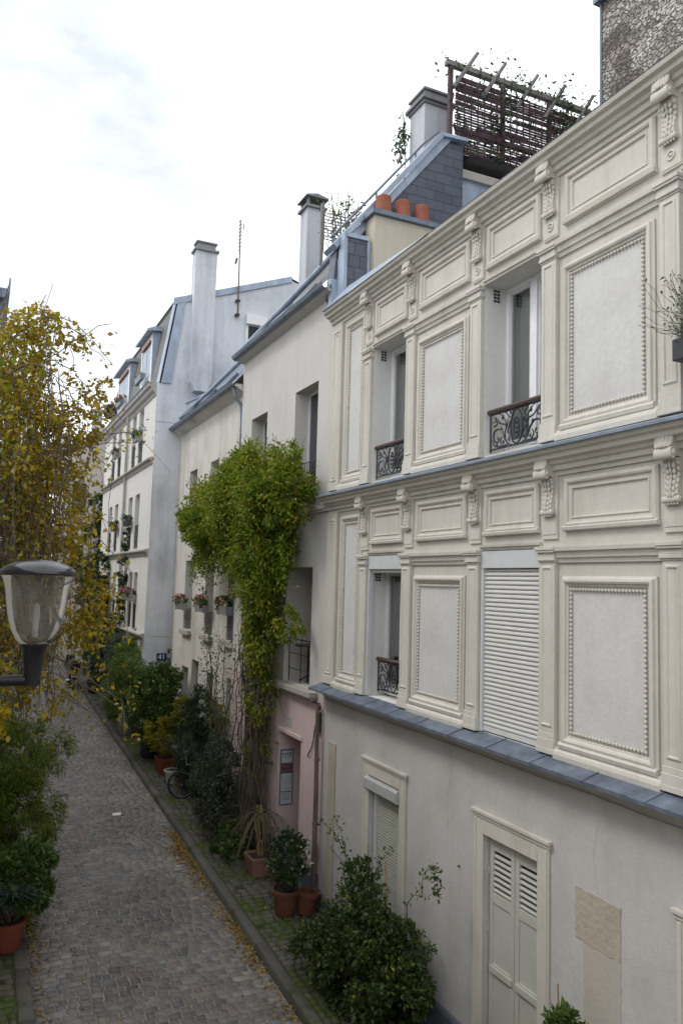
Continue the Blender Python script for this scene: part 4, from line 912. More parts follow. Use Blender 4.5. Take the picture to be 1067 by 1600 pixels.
# ------------------------------------------------------------------ tall mansard block with the blank gable
H4 = thing('mansard_block', 'tall white apartment block with blue-grey zinc dormers and a blank stained gable wall', 'apartment block', (5.05, 30, gz(30)))
M['awning'] = plain('faded_orange_blind', (.30,.13,.07), rough=.8)
def house4():
    X = 5.05; Ya, Yb = 25.6, 36.6; V = .36
    U = [(27.6,28.45),(29.0,29.8),(32.15,32.95),(33.65,34.5)]
    H = [(a,c,9.98,11.93,V) for a, c in U] + [(a,c,6.93,8.88,V) for a, c in U] + [(27.3,27.95,4.16,6.12,V),(28.2,28.95,4.16,6.12,V),(31.8,32.5,4.16,6.12,V),(33.3,34.1,4.16,6.12,V)]
    b = MB(); b.wall(X, Ya, Yb, .2, 12.3, H, V); b.build('street_wall', M['bright_wall'], H4)
    g = MB(); g.prism([(X+.002,.2),(X+.002,12.42),(5.15,12.44),(5.58,15.26),(6.0,15.40),(9.65,16.76),(12.5,15.8),(12.5,.2)], 'y', Ya, Ya+.3); g.build('gable_wall', M['gable_wall'], H4)
    jt = MB(); jt.box(5.06, 5.92, Ya-.006, Ya-.001, 11.08, 11.10); jt.box(5.3, 6.35, Ya-.006, Ya-.001, 4.05, 4.07); jt.build('render_joint', M['stone_grey'], H4)
    e = MB(); e.quad((X,Yb,.2),(12.5,Yb,.2),(12.5,Yb,15.8),(9.65,Yb,16.76),(6,Yb,15.4),(5.58,Yb,15.26),(X,Yb,12.3)); e.build('end_wall', M['far_wall'], H4)
    r = MB(); r.quad((5.14,Ya+.3,12.42),(5.14,Yb,12.42),(5.57,Yb,15.24),(5.57,Ya+.3,15.24)); r.build('mansard_slope', M['slate_roof'], H4)
    r = MB(); r.quad((5.50,Ya-.05,15.27),(5.50,Yb,15.27),(9.65,Yb,16.82),(9.65,Ya-.05,16.82)); r.quad((9.65,Ya-.05,16.82),(9.65,Yb,16.82),(12.6,Yb,15.85),(12.6,Ya-.05,15.85))
    r.prism([(5.46,15.10),(5.46,15.33),(9.65,16.90),(9.65,16.68)], 'y', Ya-.06, Ya-.002); r.build('zinc_roof', M['zinc'], H4)
    z = MB(); z.prism([(5.12,12.40),(5.55,15.2),(5.86,15.28),(5.50,12.40)], 'y', Ya-.05, Ya-.002); z.prism([(5.10,12.40),(5.53,15.24),(5.60,15.24),(5.17,12.40)], 'y', Ya-.05, Ya+.42); z.build('zinc_verge', M['zinc'], H4)
    c = MB(); c.prism([(5.05,11.96),(5.02,11.96),(5.0,12.05),(4.90,12.12),(4.88,12.22),(4.80,12.26),(4.78,12.34),(5.14,12.42)], 'y', Ya+.02, Yb); c.build('cornice', M['stone_grey'], H4)
    half_gutter(4.84, 12.42, Ya, Yb, .075).build('gutter', M['zinc_dark'], H4)
    for zz in (9.80, 6.78, 4.05):
        c = MB(); c.prism([(5.05,zz-.12),(5.02,zz-.12),(4.99,zz-.02),(4.90,zz+.03),(4.90,zz+.08),(5.05,zz+.12)], 'y', Ya+.02, Yb); c.build('floor_band', M['stone_grey'], H4)
    d = MB(); d.tube([(4.97,30.4,12.3),(4.97,30.4,4.3)], .055, 8); d.build('downpipe', M['stone_grey'], H4)
    for (a, c, z0, z1) in [(h[0],h[1],h[2],h[3]) for h in H]:
        simple_window(H4, X+.32, a, c, z0, z1, glass='glass_pale' if z0 > 5 else 'glass_dark')
        r = MB()
        for zz in (.32, .85): r.tube([(X+.04,a,z0+zz),(X+.04,c,z0+zz)], .012, 4)
        for j in range(8): y = a+.04+(c-a-.08)*j/7; r.tube([(X+.04,y,z0+.05),(X+.04,y,z0+.85)], .009, 4)
        r.build('railing', M['iron'], H4)
    for a, c in ((28.25,28.9),):
        q = MB(); q.box(X+.15, X+.17, a, c, 4.25, 6.1); q.build('curtain', M['red_curtain'], H4)
    for a, c in ((27.55,29.6),(32.05,34.9)):
        d = MB(); d.prism([(5.22,12.6),(5.22,14.72),(5.6,14.72),(5.24,12.6)], 'y', a, c); d = d.build('dormer', M['zinc'], H4)
        q = MB(); q.prism([(4.98,14.66),(4.98,14.74),(5.25,14.86),(5.75,14.90),(5.75,14.72),(5.22,14.70)], 'y', a-.15, c+.15); q.build('dormer_roof', M['zinc'], d)
        f = MB(); f.box(5.20, 5.24, a+.05, c-.05, 12.55, 13.1); f.box(5.20, 5.24, a+.05, a+.2, 13.1, 14.7); f.box(5.20, 5.24, c-.2, c-.05, 13.1, 14.7); f.box(5.20, 5.24, a+.2, c-.2, 14.45, 14.7); f.build('dormer_front', M['white_paint'], d)
        simple_window(H4, 5.23, a+.2, c-.2, 13.1, 14.45, bars=1)
        l = MB(); l.box(5.15, 5.2, a+.3, c-.3, 14.36, 14.45); l.build('awning', M['awning'], d)
    # flue running up the gable
    f = MB(); f.prism([(6.08,12.5),(6.06,17.0),(6.76,17.0),(6.74,12.5),(6.60,12.2),(6.22,12.2)], 'y', Ya-.42, Ya-.004); st = f.build('chimney', M['gable_wall'], H4, bevel=.02)
    q = MB(); q.box(5.99, 6.83, Ya-.50, Ya+.08, 17.0, 17.07); q.box(6.10, 6.72, Ya-.40, Ya-.03, 17.07, 17.28); q.box(6.05, 6.77, Ya-.45, Ya+.02, 17.281, 17.33); q.build('chimney_cap', M['chimney_cap'], st)
    w = MB(); w.box(8.02, 8.72, Ya-.03, Ya-.002, 14.0, 15.15); w = w.build('gable_window', M['white_paint'], H4)
    p = MB(); p.box(8.10, 8.64, Ya-.04, Ya-.031, 14.05, 14.82); p.build('pane', M['glass_dark'], w); p = MB(); p.box(8.0, 8.74, Ya-.14, Ya-.031, 14.86, 15.2); p.build('shutter_box', M['white_paint'], w)
    t = bpy.data.curves.new('house_number', 'FONT'); t.body = '41'; t.size = .24; t.align_x = 'CENTER'; t.align_y = 'CENTER'; t.extrude = .004
    to = bpy.data.objects.new('tmp', t); C.objects.link(to); dg = bpy.context.evaluated_depsgraph_get(); me = bpy.data.meshes.new_from_object(to.evaluated_get(dg)); bpy.data.objects.remove(to)
    pl = MB(); pl.box(5.47, 5.80, Ya-.02, Ya-.001, 3.28, 3.53); pl = pl.build('number_plate', M['enamel_blue'], H4, bevel=.004)
    me.transform(Matrix.Rotation(math.radians(90), 4, 'X')); me.materials.append(M['enamel_white']); o = bpy.data.objects.new('numeral', me); C.objects.link(o); o.parent = pl; o.location = Vector((5.635, Ya-.026, 3.405)) - ORG[H4.name]
house4()
# ------------------------------------------------------------------ buildings further off
def far_buildings():
    t = thing('grey_end_house', 'grey-beige house with a blank wall and tall chimney closing the lane', 'house', (4.9, 44, gz(44)))
    b = MB(); b.prism([(4.0,1),(4.0,12.4),(5.0,12.9),(5.8,13.3),(9,14.5),(9,1)], 'y', 42, 48); w = b.build('wall', M['far_wall'], t)
    r = MB(); r.prism([(3.9,12.4),(3.9,12.5),(5.0,13.0),(9.1,14.7),(9.1,14.55)], 'y', 41.9, 48.1); r.build('roof', M['zinc_dark'], t)
    s = MB(); s.box(5.14, 5.58, 42.2, 43, 12.9, 14.6); s.box(5.02, 5.5, 42.6, 43.4, 12.6, 13.5); s = s.build('chimney', M['chimney_grey'], t)
    q = MB(); q.box(5.08, 5.64, 42.1, 43.1, 14.6, 14.7)
    q.build('chimney_cap', M['stone_grey'], s)
    q = MB(); q.lathe([(.12,0),(.1,.45),(0,.45)], (5.36,42.6,14.7), 10); q.build('chimney_pot', M['pot_orange'], s)
    for y0, z0 in ((42.0,9.2),(42.0,6.0)):
        p = MB(); p.box(4.3, 4.95, 41.95, 41.999, z0, z0+1.5); p.build('window', M['glass_dark'], t)
    t = thing('pale_far_house', 'pale far house with a row of red chimney pots, glimpsed through the yellow creeper', 'house', (1.4, 54, gz(54)))
    b = MB(); b.box(-3.5, 3.95, 52, 58, 1, 12.6); b.build('wall', M['bright_wall'], t)
    r = MB(); r.prism([(52-.2,12.55),(52-.2,12.7),(54.5,14.0),(57,14.0),(58.2,12.55)], 'x', -3.7, 4.1); r.build('roof', M['zinc_dark'], t)
    s = MB(); s.box(2.2, 5.2, 52.6, 53.4, 12.3, 14.3); s = s.build('chimney', M['chimney_grey'], t)
    for i in range(5):
        q = MB(); q.lathe([(.14,0),(.11,.6),(0,.6)], (2.6+.55*i,53,14.3), 10); q.build('chimney_pot', M['pot_orange'], s)
    for k in range(4):
        for z0 in (3.2, 6.2, 9.4):
            f = MB(); x0 = -2.8+1.75*k; f.box(x0, x0+.85, 51.9, 51.999, z0, z0+1.8); f = f.build('window', M['white_paint'], t)
            p = MB(); p.box(x0+.08, x0+.39, 51.88, 51.899, z0+.08, z0+1.72); p.box(x0+.46, x0+.77, 51.88, 51.899, z0+.08, z0+1.72); p.build('pane', M['glass_dark'], f)
    t = thing('rubble_tower', 'tall rear building of rough rubble stone rising behind the ornate cream cornice', 'building', (15.5, 8, 0))
    b = MB(); b.box(12.30, 19.5, 2.0, 13, 0, 19.5); b.build('wall', M['rubble'], t)
    q = MB(); q.box(12.15, 19.6, 1.9, 13.1, 19.5, 19.66); q.build('coping', M['zinc_dark'], t)
    q = MB(); q.box(12.27, 12.299, 12.96, 13.02, 0, 19.5); q.build('corner_edging', M['zinc_dark'], t)
far_buildings()
# ------------------------------------------------------------------ left side of the lane
def left_side():
    t = thing('lamp_house', 'house the street lamp arm is fixed to, just left of the view', 'house', (-.3, 1, gz(1)))
    b = MB(); b.box(-6.5, -.30, -9, 11.2, -1, 7.2); b.build('wall', M['old_wall'], t)  # unseen; kept low so more skylight reaches the ground floor opposite
    r = MB(); r.prism([(-.31,7.2),(-3.4,9.0),(-6.5,7.2)], 'y', -9, 11.2); r.build('roof', M['zinc_dark'], t)
    t = thing('left_house', 'house behind the yellow creeper, only its dark eaves gutter in view', 'house', (-.2, 18, gz(18)))
    b = MB(); b.box(-6.5, -.25, 11.95, 24, -.5, 9.85); b.build('wall', M['old_wall'], t)
    r = MB(); r.prism([(.05,9.98),(.05,10.03),(-3.4,12.4),(-6.8,10.03),(-6.8,9.95)], 'y', 11.8, 24); r.build('roof', M['zinc_dark'], t)
    g = MB(); g.prism([(.20,9.98),(.20,10.16),(.18,10.16),(.17,10.0),(-.02,10.0),(-.02,9.86),(.12,9.86)], 'y', 11.85, 24); g.build('gutter', M['zinc_dark'], t)
    d = MB(); d.tube([(.10,12.05,9.9),(.11,12.05,9.62),(.04,12.02,9.38),(.03,12.0,9.1),(.035,12.0,4.5)], .05, 10); d.build('downpipe', M['zinc_dark'], t)
    t = thing('far_left_house', 'whitish house along the left of the lane beyond the bamboo', 'house', (-.3, 33, gz(33)))
    b = MB(); b.box(-7, -.3, 24.0, 46, 0, 9.5); b.build('wall', M['bright_wall'], t)  # out of view, added for the shade it gives the lane
    r = MB(); r.prism([(.0,9.5),(.0,9.6),(-3.5,12),(-7.2,9.6),(-7.2,9.5)], 'y', 23.9, 46.1); r.build('roof', M['zinc_dark'], t)
left_side()
# ------------------------------------------------------------------ roof terrace screen, antenna
def roof_things():
    t = thing('terrace_screen', 'tall dark slatted wooden screen on the roof terrace with poles poking over its top', 'screen', (10.5, 13.6, 13.7))
    y = 13.6; zb, zt = 14.75, 17.0
    for x in (8.62, 10.0, 11.3, 12.6):
        p = MB(); p.box(x-.04, x+.04, y-.05, y+.05, 13.65, zt+.25); p.build('post', M['lattice'], t)
    p = MB(); p.box(8.5, 12.9, y-.06, y+.06, zt+.16, zt+.27); p.build('top_rail', M['grey_wood'], t)
    p = MB(); p.box(8.75, 12.9, y-.04, y+.04, zb-.12, zb); p.box(8.75, 12.9, y-.035, y+.035, 15.75, 15.85); p.box(8.75, 12.9, y-.03, y+.03, 15.3, 15.36); p.build('rail', M['lattice'], t)
    s = MB(); z = zb+.03; 
    while z < zt-.02:
        x = 8.75
        while x < 12.9:
            l = random.uniform(.5, 1.3)
            if random.random() > .05: s.box(x, min(x+l, 12.9), y-.012+random.uniform(-.02,.02), y+.012, z+random.uniform(-.01,.01), z+random.uniform(.028,.046))
            x += l
        z += .062
    for i in range(24): x = 8.80+.175*i; s.box(x-.012, x+.012, y-.03, y-.013, zb, zt)
    s.build('slats', M['lattice'], t)
    g = MB()
    for x in (9.0, 9.75, 10.65, 11.45, 12.3): g.tube([(x-.35,y-.08,zt-.35),(x+.30,y-.02,zt+.68)], [.05,.04], 8)
    g.build('pole', M['grey_wood'], t)
    pl = MB(); pl.box(8.58, 13, 13.18, 13.9, 13.66, 14.42); pl.build('parapet', M['zinc'], t); pl = MB(); pl.box(8.54, 13, 13.10, 13.95, 14.421, 14.60); pl.build('coping', M['stone_grey'], t)
    t = thing('screen_climber', 'thin straggly climber with sparse leaves grown through the roof terrace screen', 'climbing plant', (10.5, 13.45, 14.25))
    b = MB(); P = []; D = []
    for i in range(30):
        x = 8.7+4.1*random.random(); zz = 14.7; q = [Vector((x,13.5,zz))]
        for k in range(9): q.append(q[-1] + Vector((random.uniform(-.18,.22), random.uniform(-.04,.04), random.uniform(.15,.42))))
        b.tube(q, [.012-.0009*j for j in range(10)], 4)
        for v in q[1:]:
            for j in range(7): P.append(np.array(v)+RNG.normal(size=3)*.12); D.append(RNG.normal(size=3))
    b.build('stem', M['lattice'], t); leaves('foliage', np.array(P), np.array(D), .10, .5, 'dark', t, droop=.5)
    P = np.stack([8.7+4*RNG.random(190), 13.6+.05*RNG.normal(size=190), 17.2+.10*RNG.random(190)], 1); leaves('top_foliage', P, RNG.normal(size=(190,3))+[0,0,.3], .10, .5, 'bamboo', t, droop=.2)
    t = thing('terrace_shrub', 'wispy bare-twigged shrub on the roof terrace beside the handrail', 'shrub', (6.9, 14.6, 13.2))
    b = MB(); P = []
    for i in range(26):
        p0 = Vector((6.4+.9*random.random(),14.5+.4*random.random(),13.0)); q = [p0]
        for k in range(6): q.append(q[-1]+Vector((random.uniform(-.1,.1),random.uniform(-.1,.1),random.uniform(.12,.32))))
        b.tube(q, [.012-.0015*j for j in range(7)], 4); 
        for v in q[2:5]: P += [np.array(v)+RNG.normal(size=3)*.08 for _ in range(6)]
    b.build('stem', M['twig'], t); P = np.array(P); leaves('foliage', P, RNG.normal(size=P.shape), .075, .5, 'bamboo', t)
    t = thing('chimney_climber', 'small dark-leaved climber hanging beside the tallest roof chimney', 'climbing plant', (8.2, 14.3, 15.6))
    n = 130; P = np.stack([8.30+.07*RNG.normal(size=n), 15.15+.1*RNG.normal(size=n), 16.2+.38*RNG.normal(size=n)], 1); leaves('foliage', P, RNG.normal(size=(n,3)), .14, .35, 'dark', t, droop=1.0)
    b = MB(); b.tube(wig((8.36,15.1,15.2),(8.3,15.15,16.9),7,.03), .012, 5); b.build('stem', M['twig'], t)
    t = thing('small_roof_trellis', 'short grey lattice panel at the foot of the roof terrace slope', 'trellis', (6.2, 14.2, 12.7))
    b = MB()
    for i in range(9): b.box(6.02, 6.75, 14.19, 14.205, 12.95+.07*i, 12.965+.07*i)
    for x in (6.02, 6.4, 6.75): b.box(x-.015, x+.015, 14.206, 14.225, 12.7, 13.62)
    b.box(5.95, 6.0, 14.18, 14.24, 12.4, 13.7); b.build('lattice', M['grey_wood'], t)
    t = thing('tv_antenna', 'thin rusty aerial mast with small cross bars fixed to the stained gable', 'antenna', (7.62, 25.45, 15.1))
    b = MB(); b.tube([(7.66,25.45,15.0),(7.62,25.45,18.5)], [.03,.02], 6); b.build('mast', M['pipe'], t)
    b = MB()
    for i in range(9): z = 17.35+.13*i; b.tube([(7.62-.10,25.3,z),(7.62+.10,25.6,z)], .012, 4)
    b.tube([(7.62,25.1,18.2),(7.75,25.45,18.2)], .02, 4); b.tube([(7.55,25.45,17.1),(7.5,25.45,16.9)], .04, 6); b.build('cross_bars', M['pipe'], t)
    for z in (15.1, 15.6): b = MB(); b.box(7.58, 7.72, 25.4, 25.6, z-.03, z+.03); b.build('bracket', M['iron'], t)
roof_things()
# ------------------------------------------------------------------ street lamp on its wall arm
def lamp():
    c = Vector((.345, 5.0, 0)); zt = 6.03
    t = thing('street_lamp', 'dark street lamp with flared clear glass bowl and flat domed cap', 'street lamp', (-.28, 5.0, 5.32))
    z = 5.50; x = MB()
    n = 40
    x.lathe([(.004,zt+.012),(.08,zt+.007),(.145,zt-.012),(.19,zt-.036),(.215,zt-.058),(.222,zt-.070),(.219,zt-.08),(.20,zt-.086),(.05,zt-.086),(0,zt-.086)], c, n); x.build('cap', M['lamp_cap'], t, auto=50)
    g = MB(); out = [(.208,zt-.088),(.197,zt-.105),(.185,zt-.14),(.175,zt-.19),(.167,zt-.26),(.155,zt-.33),(.134,zt-.405),(.106,zt-.462),(.075,zt-.497)]
    g.lathe(out + [(r-.004, z_) for r, z_ in reversed(out)], c, n); g = g.build('glass_bowl', M['lamp_glass'], t, smooth=True)
    i = MB(); i.lathe([(.06,zt-.10),(.178,zt-.10),(.16,zt-.16),(.15,zt-.26),(.12,zt-.39),(.075,zt-.46)], c, 24); i.build('diffuser', M['lamp_diff'], t, smooth=True)
    b = MB(); b.lathe([(.018,zt-.45),(.018,zt-.37),(.022,zt-.35),(.02,zt-.26),(0,zt-.25)], c, 14); b.build('bulb', M['bulb'], t, smooth=True)
    s = MB(); s.lathe([(.0,zt-.475),(.06,zt-.475),(.082,zt-.49),(.080,zt-.505),(.068,zt-.515),(.058,zt-.60),(.050,zt-.665),(.048,zt-.73),(.0,zt-.73)], c, 28); s.build('socket', M['lamp_metal'], t, auto=45)
    a = MB(); zz = zt-.70; a.tube([(-.29,5.0,zz),(.39,5.0,zz)], .031, 20); a.build('arm', M['lamp_metal'], t, auto=50)
    p = MB(); p.box(-.30, -.275, 4.88, 5.12, zz-.16, zz+.16); p.build('wall_plate', M['lamp_metal'], t, bevel=.006)
def lamp_mats():
    m, nt, P, N, L = new_mat('lamp_glass'); nt.nodes.remove(P)
    tr = N('ShaderNodeBsdfTransparent'); tr.inputs[0].default_value = (.93,.92,.91,1)
    gl = N('ShaderNodeBsdfGlossy'); gl.inputs['Roughness'].default_value = .08
    df = N('ShaderNodeBsdfTranslucent'); df.inputs[0].default_value = (.62,.61,.60,1)
    lw = N('ShaderNodeLayerWeight'); lw.inputs[0].default_value = .18
    tc = N('ShaderNodeTexCoord'); mp = N('ShaderNodeMapping'); mp.inputs['Scale'].default_value = (26,26,1.2); L(tc.outputs['Object'], mp.inputs[0])
    nz = N('ShaderNodeTexNoise'); nz.inputs['Scale'].default_value = 1; nz.inputs['Detail'].default_value = 4; L(mp.outputs[0], nz.inputs['Vector'])
    mr = N('ShaderNodeMapRange'); mr.inputs[1].default_value = .4; mr.inputs[2].default_value = .7; mr.inputs[3].default_value = .06; mr.inputs[4].default_value = .34; L(nz.outputs['Fac'], mr.inputs[0])
    m1 = N('ShaderNodeMixShader'); L(mr.outputs[0], m1.inputs[0]); L(tr.outputs[0], m1.inputs[1]); L(df.outputs[0], m1.inputs[2])
    m2 = N('ShaderNodeMixShader'); L(lw.outputs['Fresnel'], m2.inputs[0]); L(m1.outputs[0], m2.inputs[1]); L(gl.outputs[0], m2.inputs[2])
    L(m2.outputs[0], nt.nodes['Material Output'].inputs[0]); M['lamp_glass'] = m
    m, nt, P, N, L = new_mat('lamp_diffuser'); nt.nodes.remove(P)
    tr = N('ShaderNodeBsdfTransparent'); df = N('ShaderNodeBsdfTranslucent'); df.inputs[0].default_value = (.85,.82,.76,1)
    mx = N('ShaderNodeMixShader'); mx.inputs[0].default_value = .10; L(tr.outputs[0], mx.inputs[1]); L(df.outputs[0], mx.inputs[2]); L(mx.outputs[0], nt.nodes['Material Output'].inputs[0]); M['lamp_diff'] = m
    M['bulb'] = plain('milky_bulb', (.62,.62,.64), rough=.15, var=.03)
lamp_mats(); lamp()

# ------------------------------------------------------------------ climbers
def vine():
    t = thing('wall_vine', 'huge bushy green climber crowning a thick twisted trunk against the pink house', 'climbing plant', (5.55, 15.9, gz(15.9)+.14))
    b = MB()
    for i in range(34):
        y0 = 15.75 + .55*random.random(); x0 = 5.42+.28*random.random(); q = []; ph = random.random()*6; sp = random.uniform(.08,.26); dy = random.uniform(-.45,.40)
        zt = random.uniform(4.6, 7.6)
        for k in range(22):
            u = k/21; z = gz(16)+.1 + (zt-gz(16))*u
            q.append((x0 - .06*u + .05*math.sin(ph+u*9), y0 + dy*u*u + sp*math.sin(ph*1.7+u*(7+3*random.random()))*(1-.3*u), z))
        b.tube(q, [random.uniform(.022,.055)*(1.0-.6*k/21) for k in range(22)], 6)
    for i in range(5):
        q = [(5.56+.06*math.sin(i+u*.5), 15.95+.10*math.sin(i*2+u*.45)+.05*i-.1-.0016*u*u, gz(16)+.1+u*.33) for u in range(18)]
        b.tube(q, [.105-.0038*u for u in range(18)], 8)
    b.build('trunk', M['bark'], t, smooth=True)
    fb = MB()                                     # fine hanging stems
    for i in range(130):
        z0 = random.uniform(1.2, 7); y = 15.7+random.gauss(0,.45); p = (5.40+random.uniform(-.12,.15), y, z0)
        fb.tube(sag(p, (p[0]+random.uniform(-.12,.12), y+random.uniform(-.7,.7), max(.45, z0-random.uniform(.4,2.2))), 7, random.uniform(.02,.2), .05), random.uniform(.006,.012), 4)
    fb.build('hanging_stem', M['twig'], t)
    P = []; D = []; S = []
    def blob(c, r, n, cl, cr=.30, sh=.55):
        p, d, s, cc = bush_points(c, r, n, cl, cr, sh); P.append(p); D.append(d); S.append(s)
    blob((5.25,16.6,7.70), (.55,2.3,.80), 14000, 120, .30); blob((5.20,14.4,7.60), (.50,1.45,.60), 8000, 80, .30); blob((5.18,18.7,7.60), (.48,1.9,.66), 9000, 80, .30)
    blob((5.05,15.2,8.2), (.40,2.2,.42), 4200, 50, .2); blob((5.15,16.0,8.55), (.35,1.3,.25), 900, 18, .22); blob((5.3,13.9,8.35), (.3,.5,.35), 420, 12, .3)
    blob((5.2,20.1,7.3), (.38,1.0,.5), 2600, 34, .22)
    blob((5.28,15.3,6.6), (.42,1.15,.95), 8000, 80, .3); blob((5.34,15.25,5.7), (.34,.75,.9), 4400, 60, .3); blob((5.40,15.3,4.85), (.28,.6,.8), 2100, 50, .3); blob((5.44,15.4,3.8), (.24,.5,.8), 800, 34, .3); blob((5.48,15.6,2.5),(.2,.45,.7),260,20,.3); blob((5.2,18.8,7.0),(.4,1.3,.35),2600,40,.3); blob((5.30,17.2,6.75), (.35,.9,.45), 1100, 24, .22)
    blob((5.45,13.9,4.95), (.22,.42,.5), 520, 16, .3); blob((5.5,16.0,3.2), (.2,.5,.9), 420, 18, .25); blob((5.35,16.5,5.9), (.3,.6,.5), 400, 14, .25)
    sh = MB()
    for i in range(75):                             # upright shoots breaking out of the crown
        y = 13.7+6.6*random.random(); q = sag((5.2+.2*random.gauss(0,1), y, 8.2-.12*abs(y-15.8)), (5.2+.25*random.gauss(0,1), y+random.uniform(-.35,.35), 8.75+.35*random.random()-.14*abs(y-15.8)), 7, random.uniform(-.12,.02), .02); sh.tube(q, .005, 3)
        m = 16; u = RNG.random(m); k = np.array([[v.x,v.y,v.z] for v in q])[(u*6).astype(int)]; P.append(k+RNG.normal(size=(m,3))*.035); D.append(RNG.normal(size=(m,3))+[0,0,.4]); S.append(np.full(m,.8))
    sh.build('upright_shoot', M['stem_green'], t)
    for i in range(150):                            # trailing shoots
        c = np.array([5.15+.25*random.random(), 13.5+7*random.random(), 7.1-.5*random.random()]); m = 26; u = RNG.random(m)[:,None]; P.append(c+u*np.array([random.uniform(-.2,.2),random.uniform(-.3,.3),-random.uniform(.3,1.0)])+RNG.normal(size=(m,3))*.03); D.append(RNG.normal(size=(m,3))-[0,0,.8]); S.append(np.full(m,.6*random.random()))
    leaves('foliage', np.concatenate(P), np.concatenate(D), .088, .42, 'vine', t, shade=np.concatenate(S), droop=.35)
vine()
def wall_twiner():
    t = thing('leafless_twiner', 'dark bare twisting stems with few small leaves on the corner between pink and weathered houses', 'climbing plant', (5.6, 18.0, gz(18)))
    b = MB(); P = []
    for i in range(9):
        q = [Vector((5.55, 17.9+.1*i, gz(18)+.2))]
        for k in range(16): q.append(q[-1]+Vector((random.uniform(-.05,.04), random.uniform(-.16,.16)+(.03 if i > 4 else -.02), random.uniform(.18,.32))))
        b.tube(q, [.022-.001*k for k in range(17)], 5)
        for v in q[5:]:
            for j in range(11): P.append(np.array(v)+RNG.normal(size=3)*.13)
    b.build('stem', M['twig'], t); P = np.array(P); leaves('foliage', P, RNG.normal(size=P.shape), .065, .5, 'mid', t, droop=.3)
wall_twiner()
def creeper():
    t = thing('autumn_creeper', 'tall tangled creeper with yellow autumn leaves and bare brown stems filling the left edge', 'climbing plant', (.2, 10.6, gz(10.6)))
    b = MB(); P = []; D = []; tips = []
    # main ropes of stem climbing up and arching out over the lane
    for i in range(150):
        y = 8.6 + 4.4*random.random(); x = .02+.16*random.random(); z = random.uniform(4.6, 8.5); q = [Vector((x, y, z))]; 
        d = Vector((random.uniform(.02,.16), random.uniform(-.12,.16), random.uniform(-.02,.20))); L = random.randint(6, 12)
        for k in range(L):
            d = d + Vector((random.uniform(-.05,.05), random.uniform(-.07,.07), random.uniform(-.075,.015))); q.append(q[-1]+d)
            if q[-1].z < 4.5: d.z = abs(d.z)+.05
            if q[-1].x > 1.35 - .10*max(0, q[-1].z-8.2): d.x *= -.2
        b.tube(q, [.010*(1-.07*k) for k in range(L+1)], 4); tips += q[2:]
    for i in range(420):                          # hanging bare strands
        y = 8.6+3.8*random.random(); x = random.uniform(.0,.85); z = random.uniform(5.6,9.1); l = min(random.uniform(.8,2.6), (z-4.4)/1.0); q = [Vector((x,y,z))]
        for k in range(8): q.append(q[-1]+Vector((random.uniform(-.07,.07),random.uniform(-.08,.08),-l/8*random.uniform(.6,1.3))))
        b.tube(q, [random.uniform(.0035,.007)]*9, 4); 
        if i % 3 == 0: tips += [v for v in q[3:] if v.z > 4.5]
    for (a, c) in (((.5,9.5,8.8),(1.26,9.6,8.55)),((.6,9.8,8.5),(1.42,9.9,7.9)),((.7,9.4,8.2),(1.3,9.4,7.0)),((.6,9.2,6.4),(1.55,9.5,5.6)),((.55,9.3,6.2),(1.4,9.7,6.6)),((.6,9.6,7.6),(1.35,9.8,7.9))):
        q = sag(a, c, 12, -.16, .03); b.tube(q, [.009*(1-.06*k) for k in range(12)], 4); tips += q[3:]*4
    b.build('stem', M['twig'], t)
    for v in tips:
        if random.random() < .60:
            for j in range(random.randint(2, 5)): P.append(np.array(v)+RNG.normal(size=3)*.07); D.append(RNG.normal(size=3))
    P = [np.array(P)]; D = [np.array(D)]; S = [RNG.random(len(P[0]))]
    def blob(c, r, n, cl, cr=.25):
        p, d, s, cc = bush_points(c, r, n, cl, cr, .3); P.append(p); D.append(d); S.append(s)
    blob((.30,9.6,8.40), (.36,.9,.45), 2000, 60, .28); blob((.42,9.4,7.3), (.46,.9,.9), 3400, 100, .26); blob((.70,9.6,6.7), (.55,.9,.75), 3000, 90, .26); blob((.45,9.4,5.6), (.45,.9,.6), 1700, 60, .28); blob((.95,9.6,7.7),(.32,.6,.4),800,30,.3); blob((1.15,9.5,5.55), (.34,.5,.5), 1000, 40, .3); blob((.22,8.4,4.75), (.22,.5,.45), 700, 22, .3); blob((.75,9.2,4.65),(.35,.4,.28),420,16,.3)
    blob((.75,9.5,8.75), (.38,.5,.12), 320, 14, .3); blob((.42,9.6,8.85),(.22,.6,.16),320,20,.3); blob((.55,9.6,9.0),(.2,.4,.08),120,10,.3); blob((1.15,9.7,8.2),(.3,.4,.14),200,14,.3)
    leaves('foliage', np.concatenate(P), np.concatenate(D), .054, .72, 'creeper', t, shade=np.concatenate(S), droop=.6)
    n = 1100; p, d, s, cc = bush_points((.24,9.6,7.4), (.28,1.0,1.7), n, 70, .24, .2); leaves('green_foliage', p, d, .06, .75, 'vine', t, shade=s, droop=.6)
creeper()

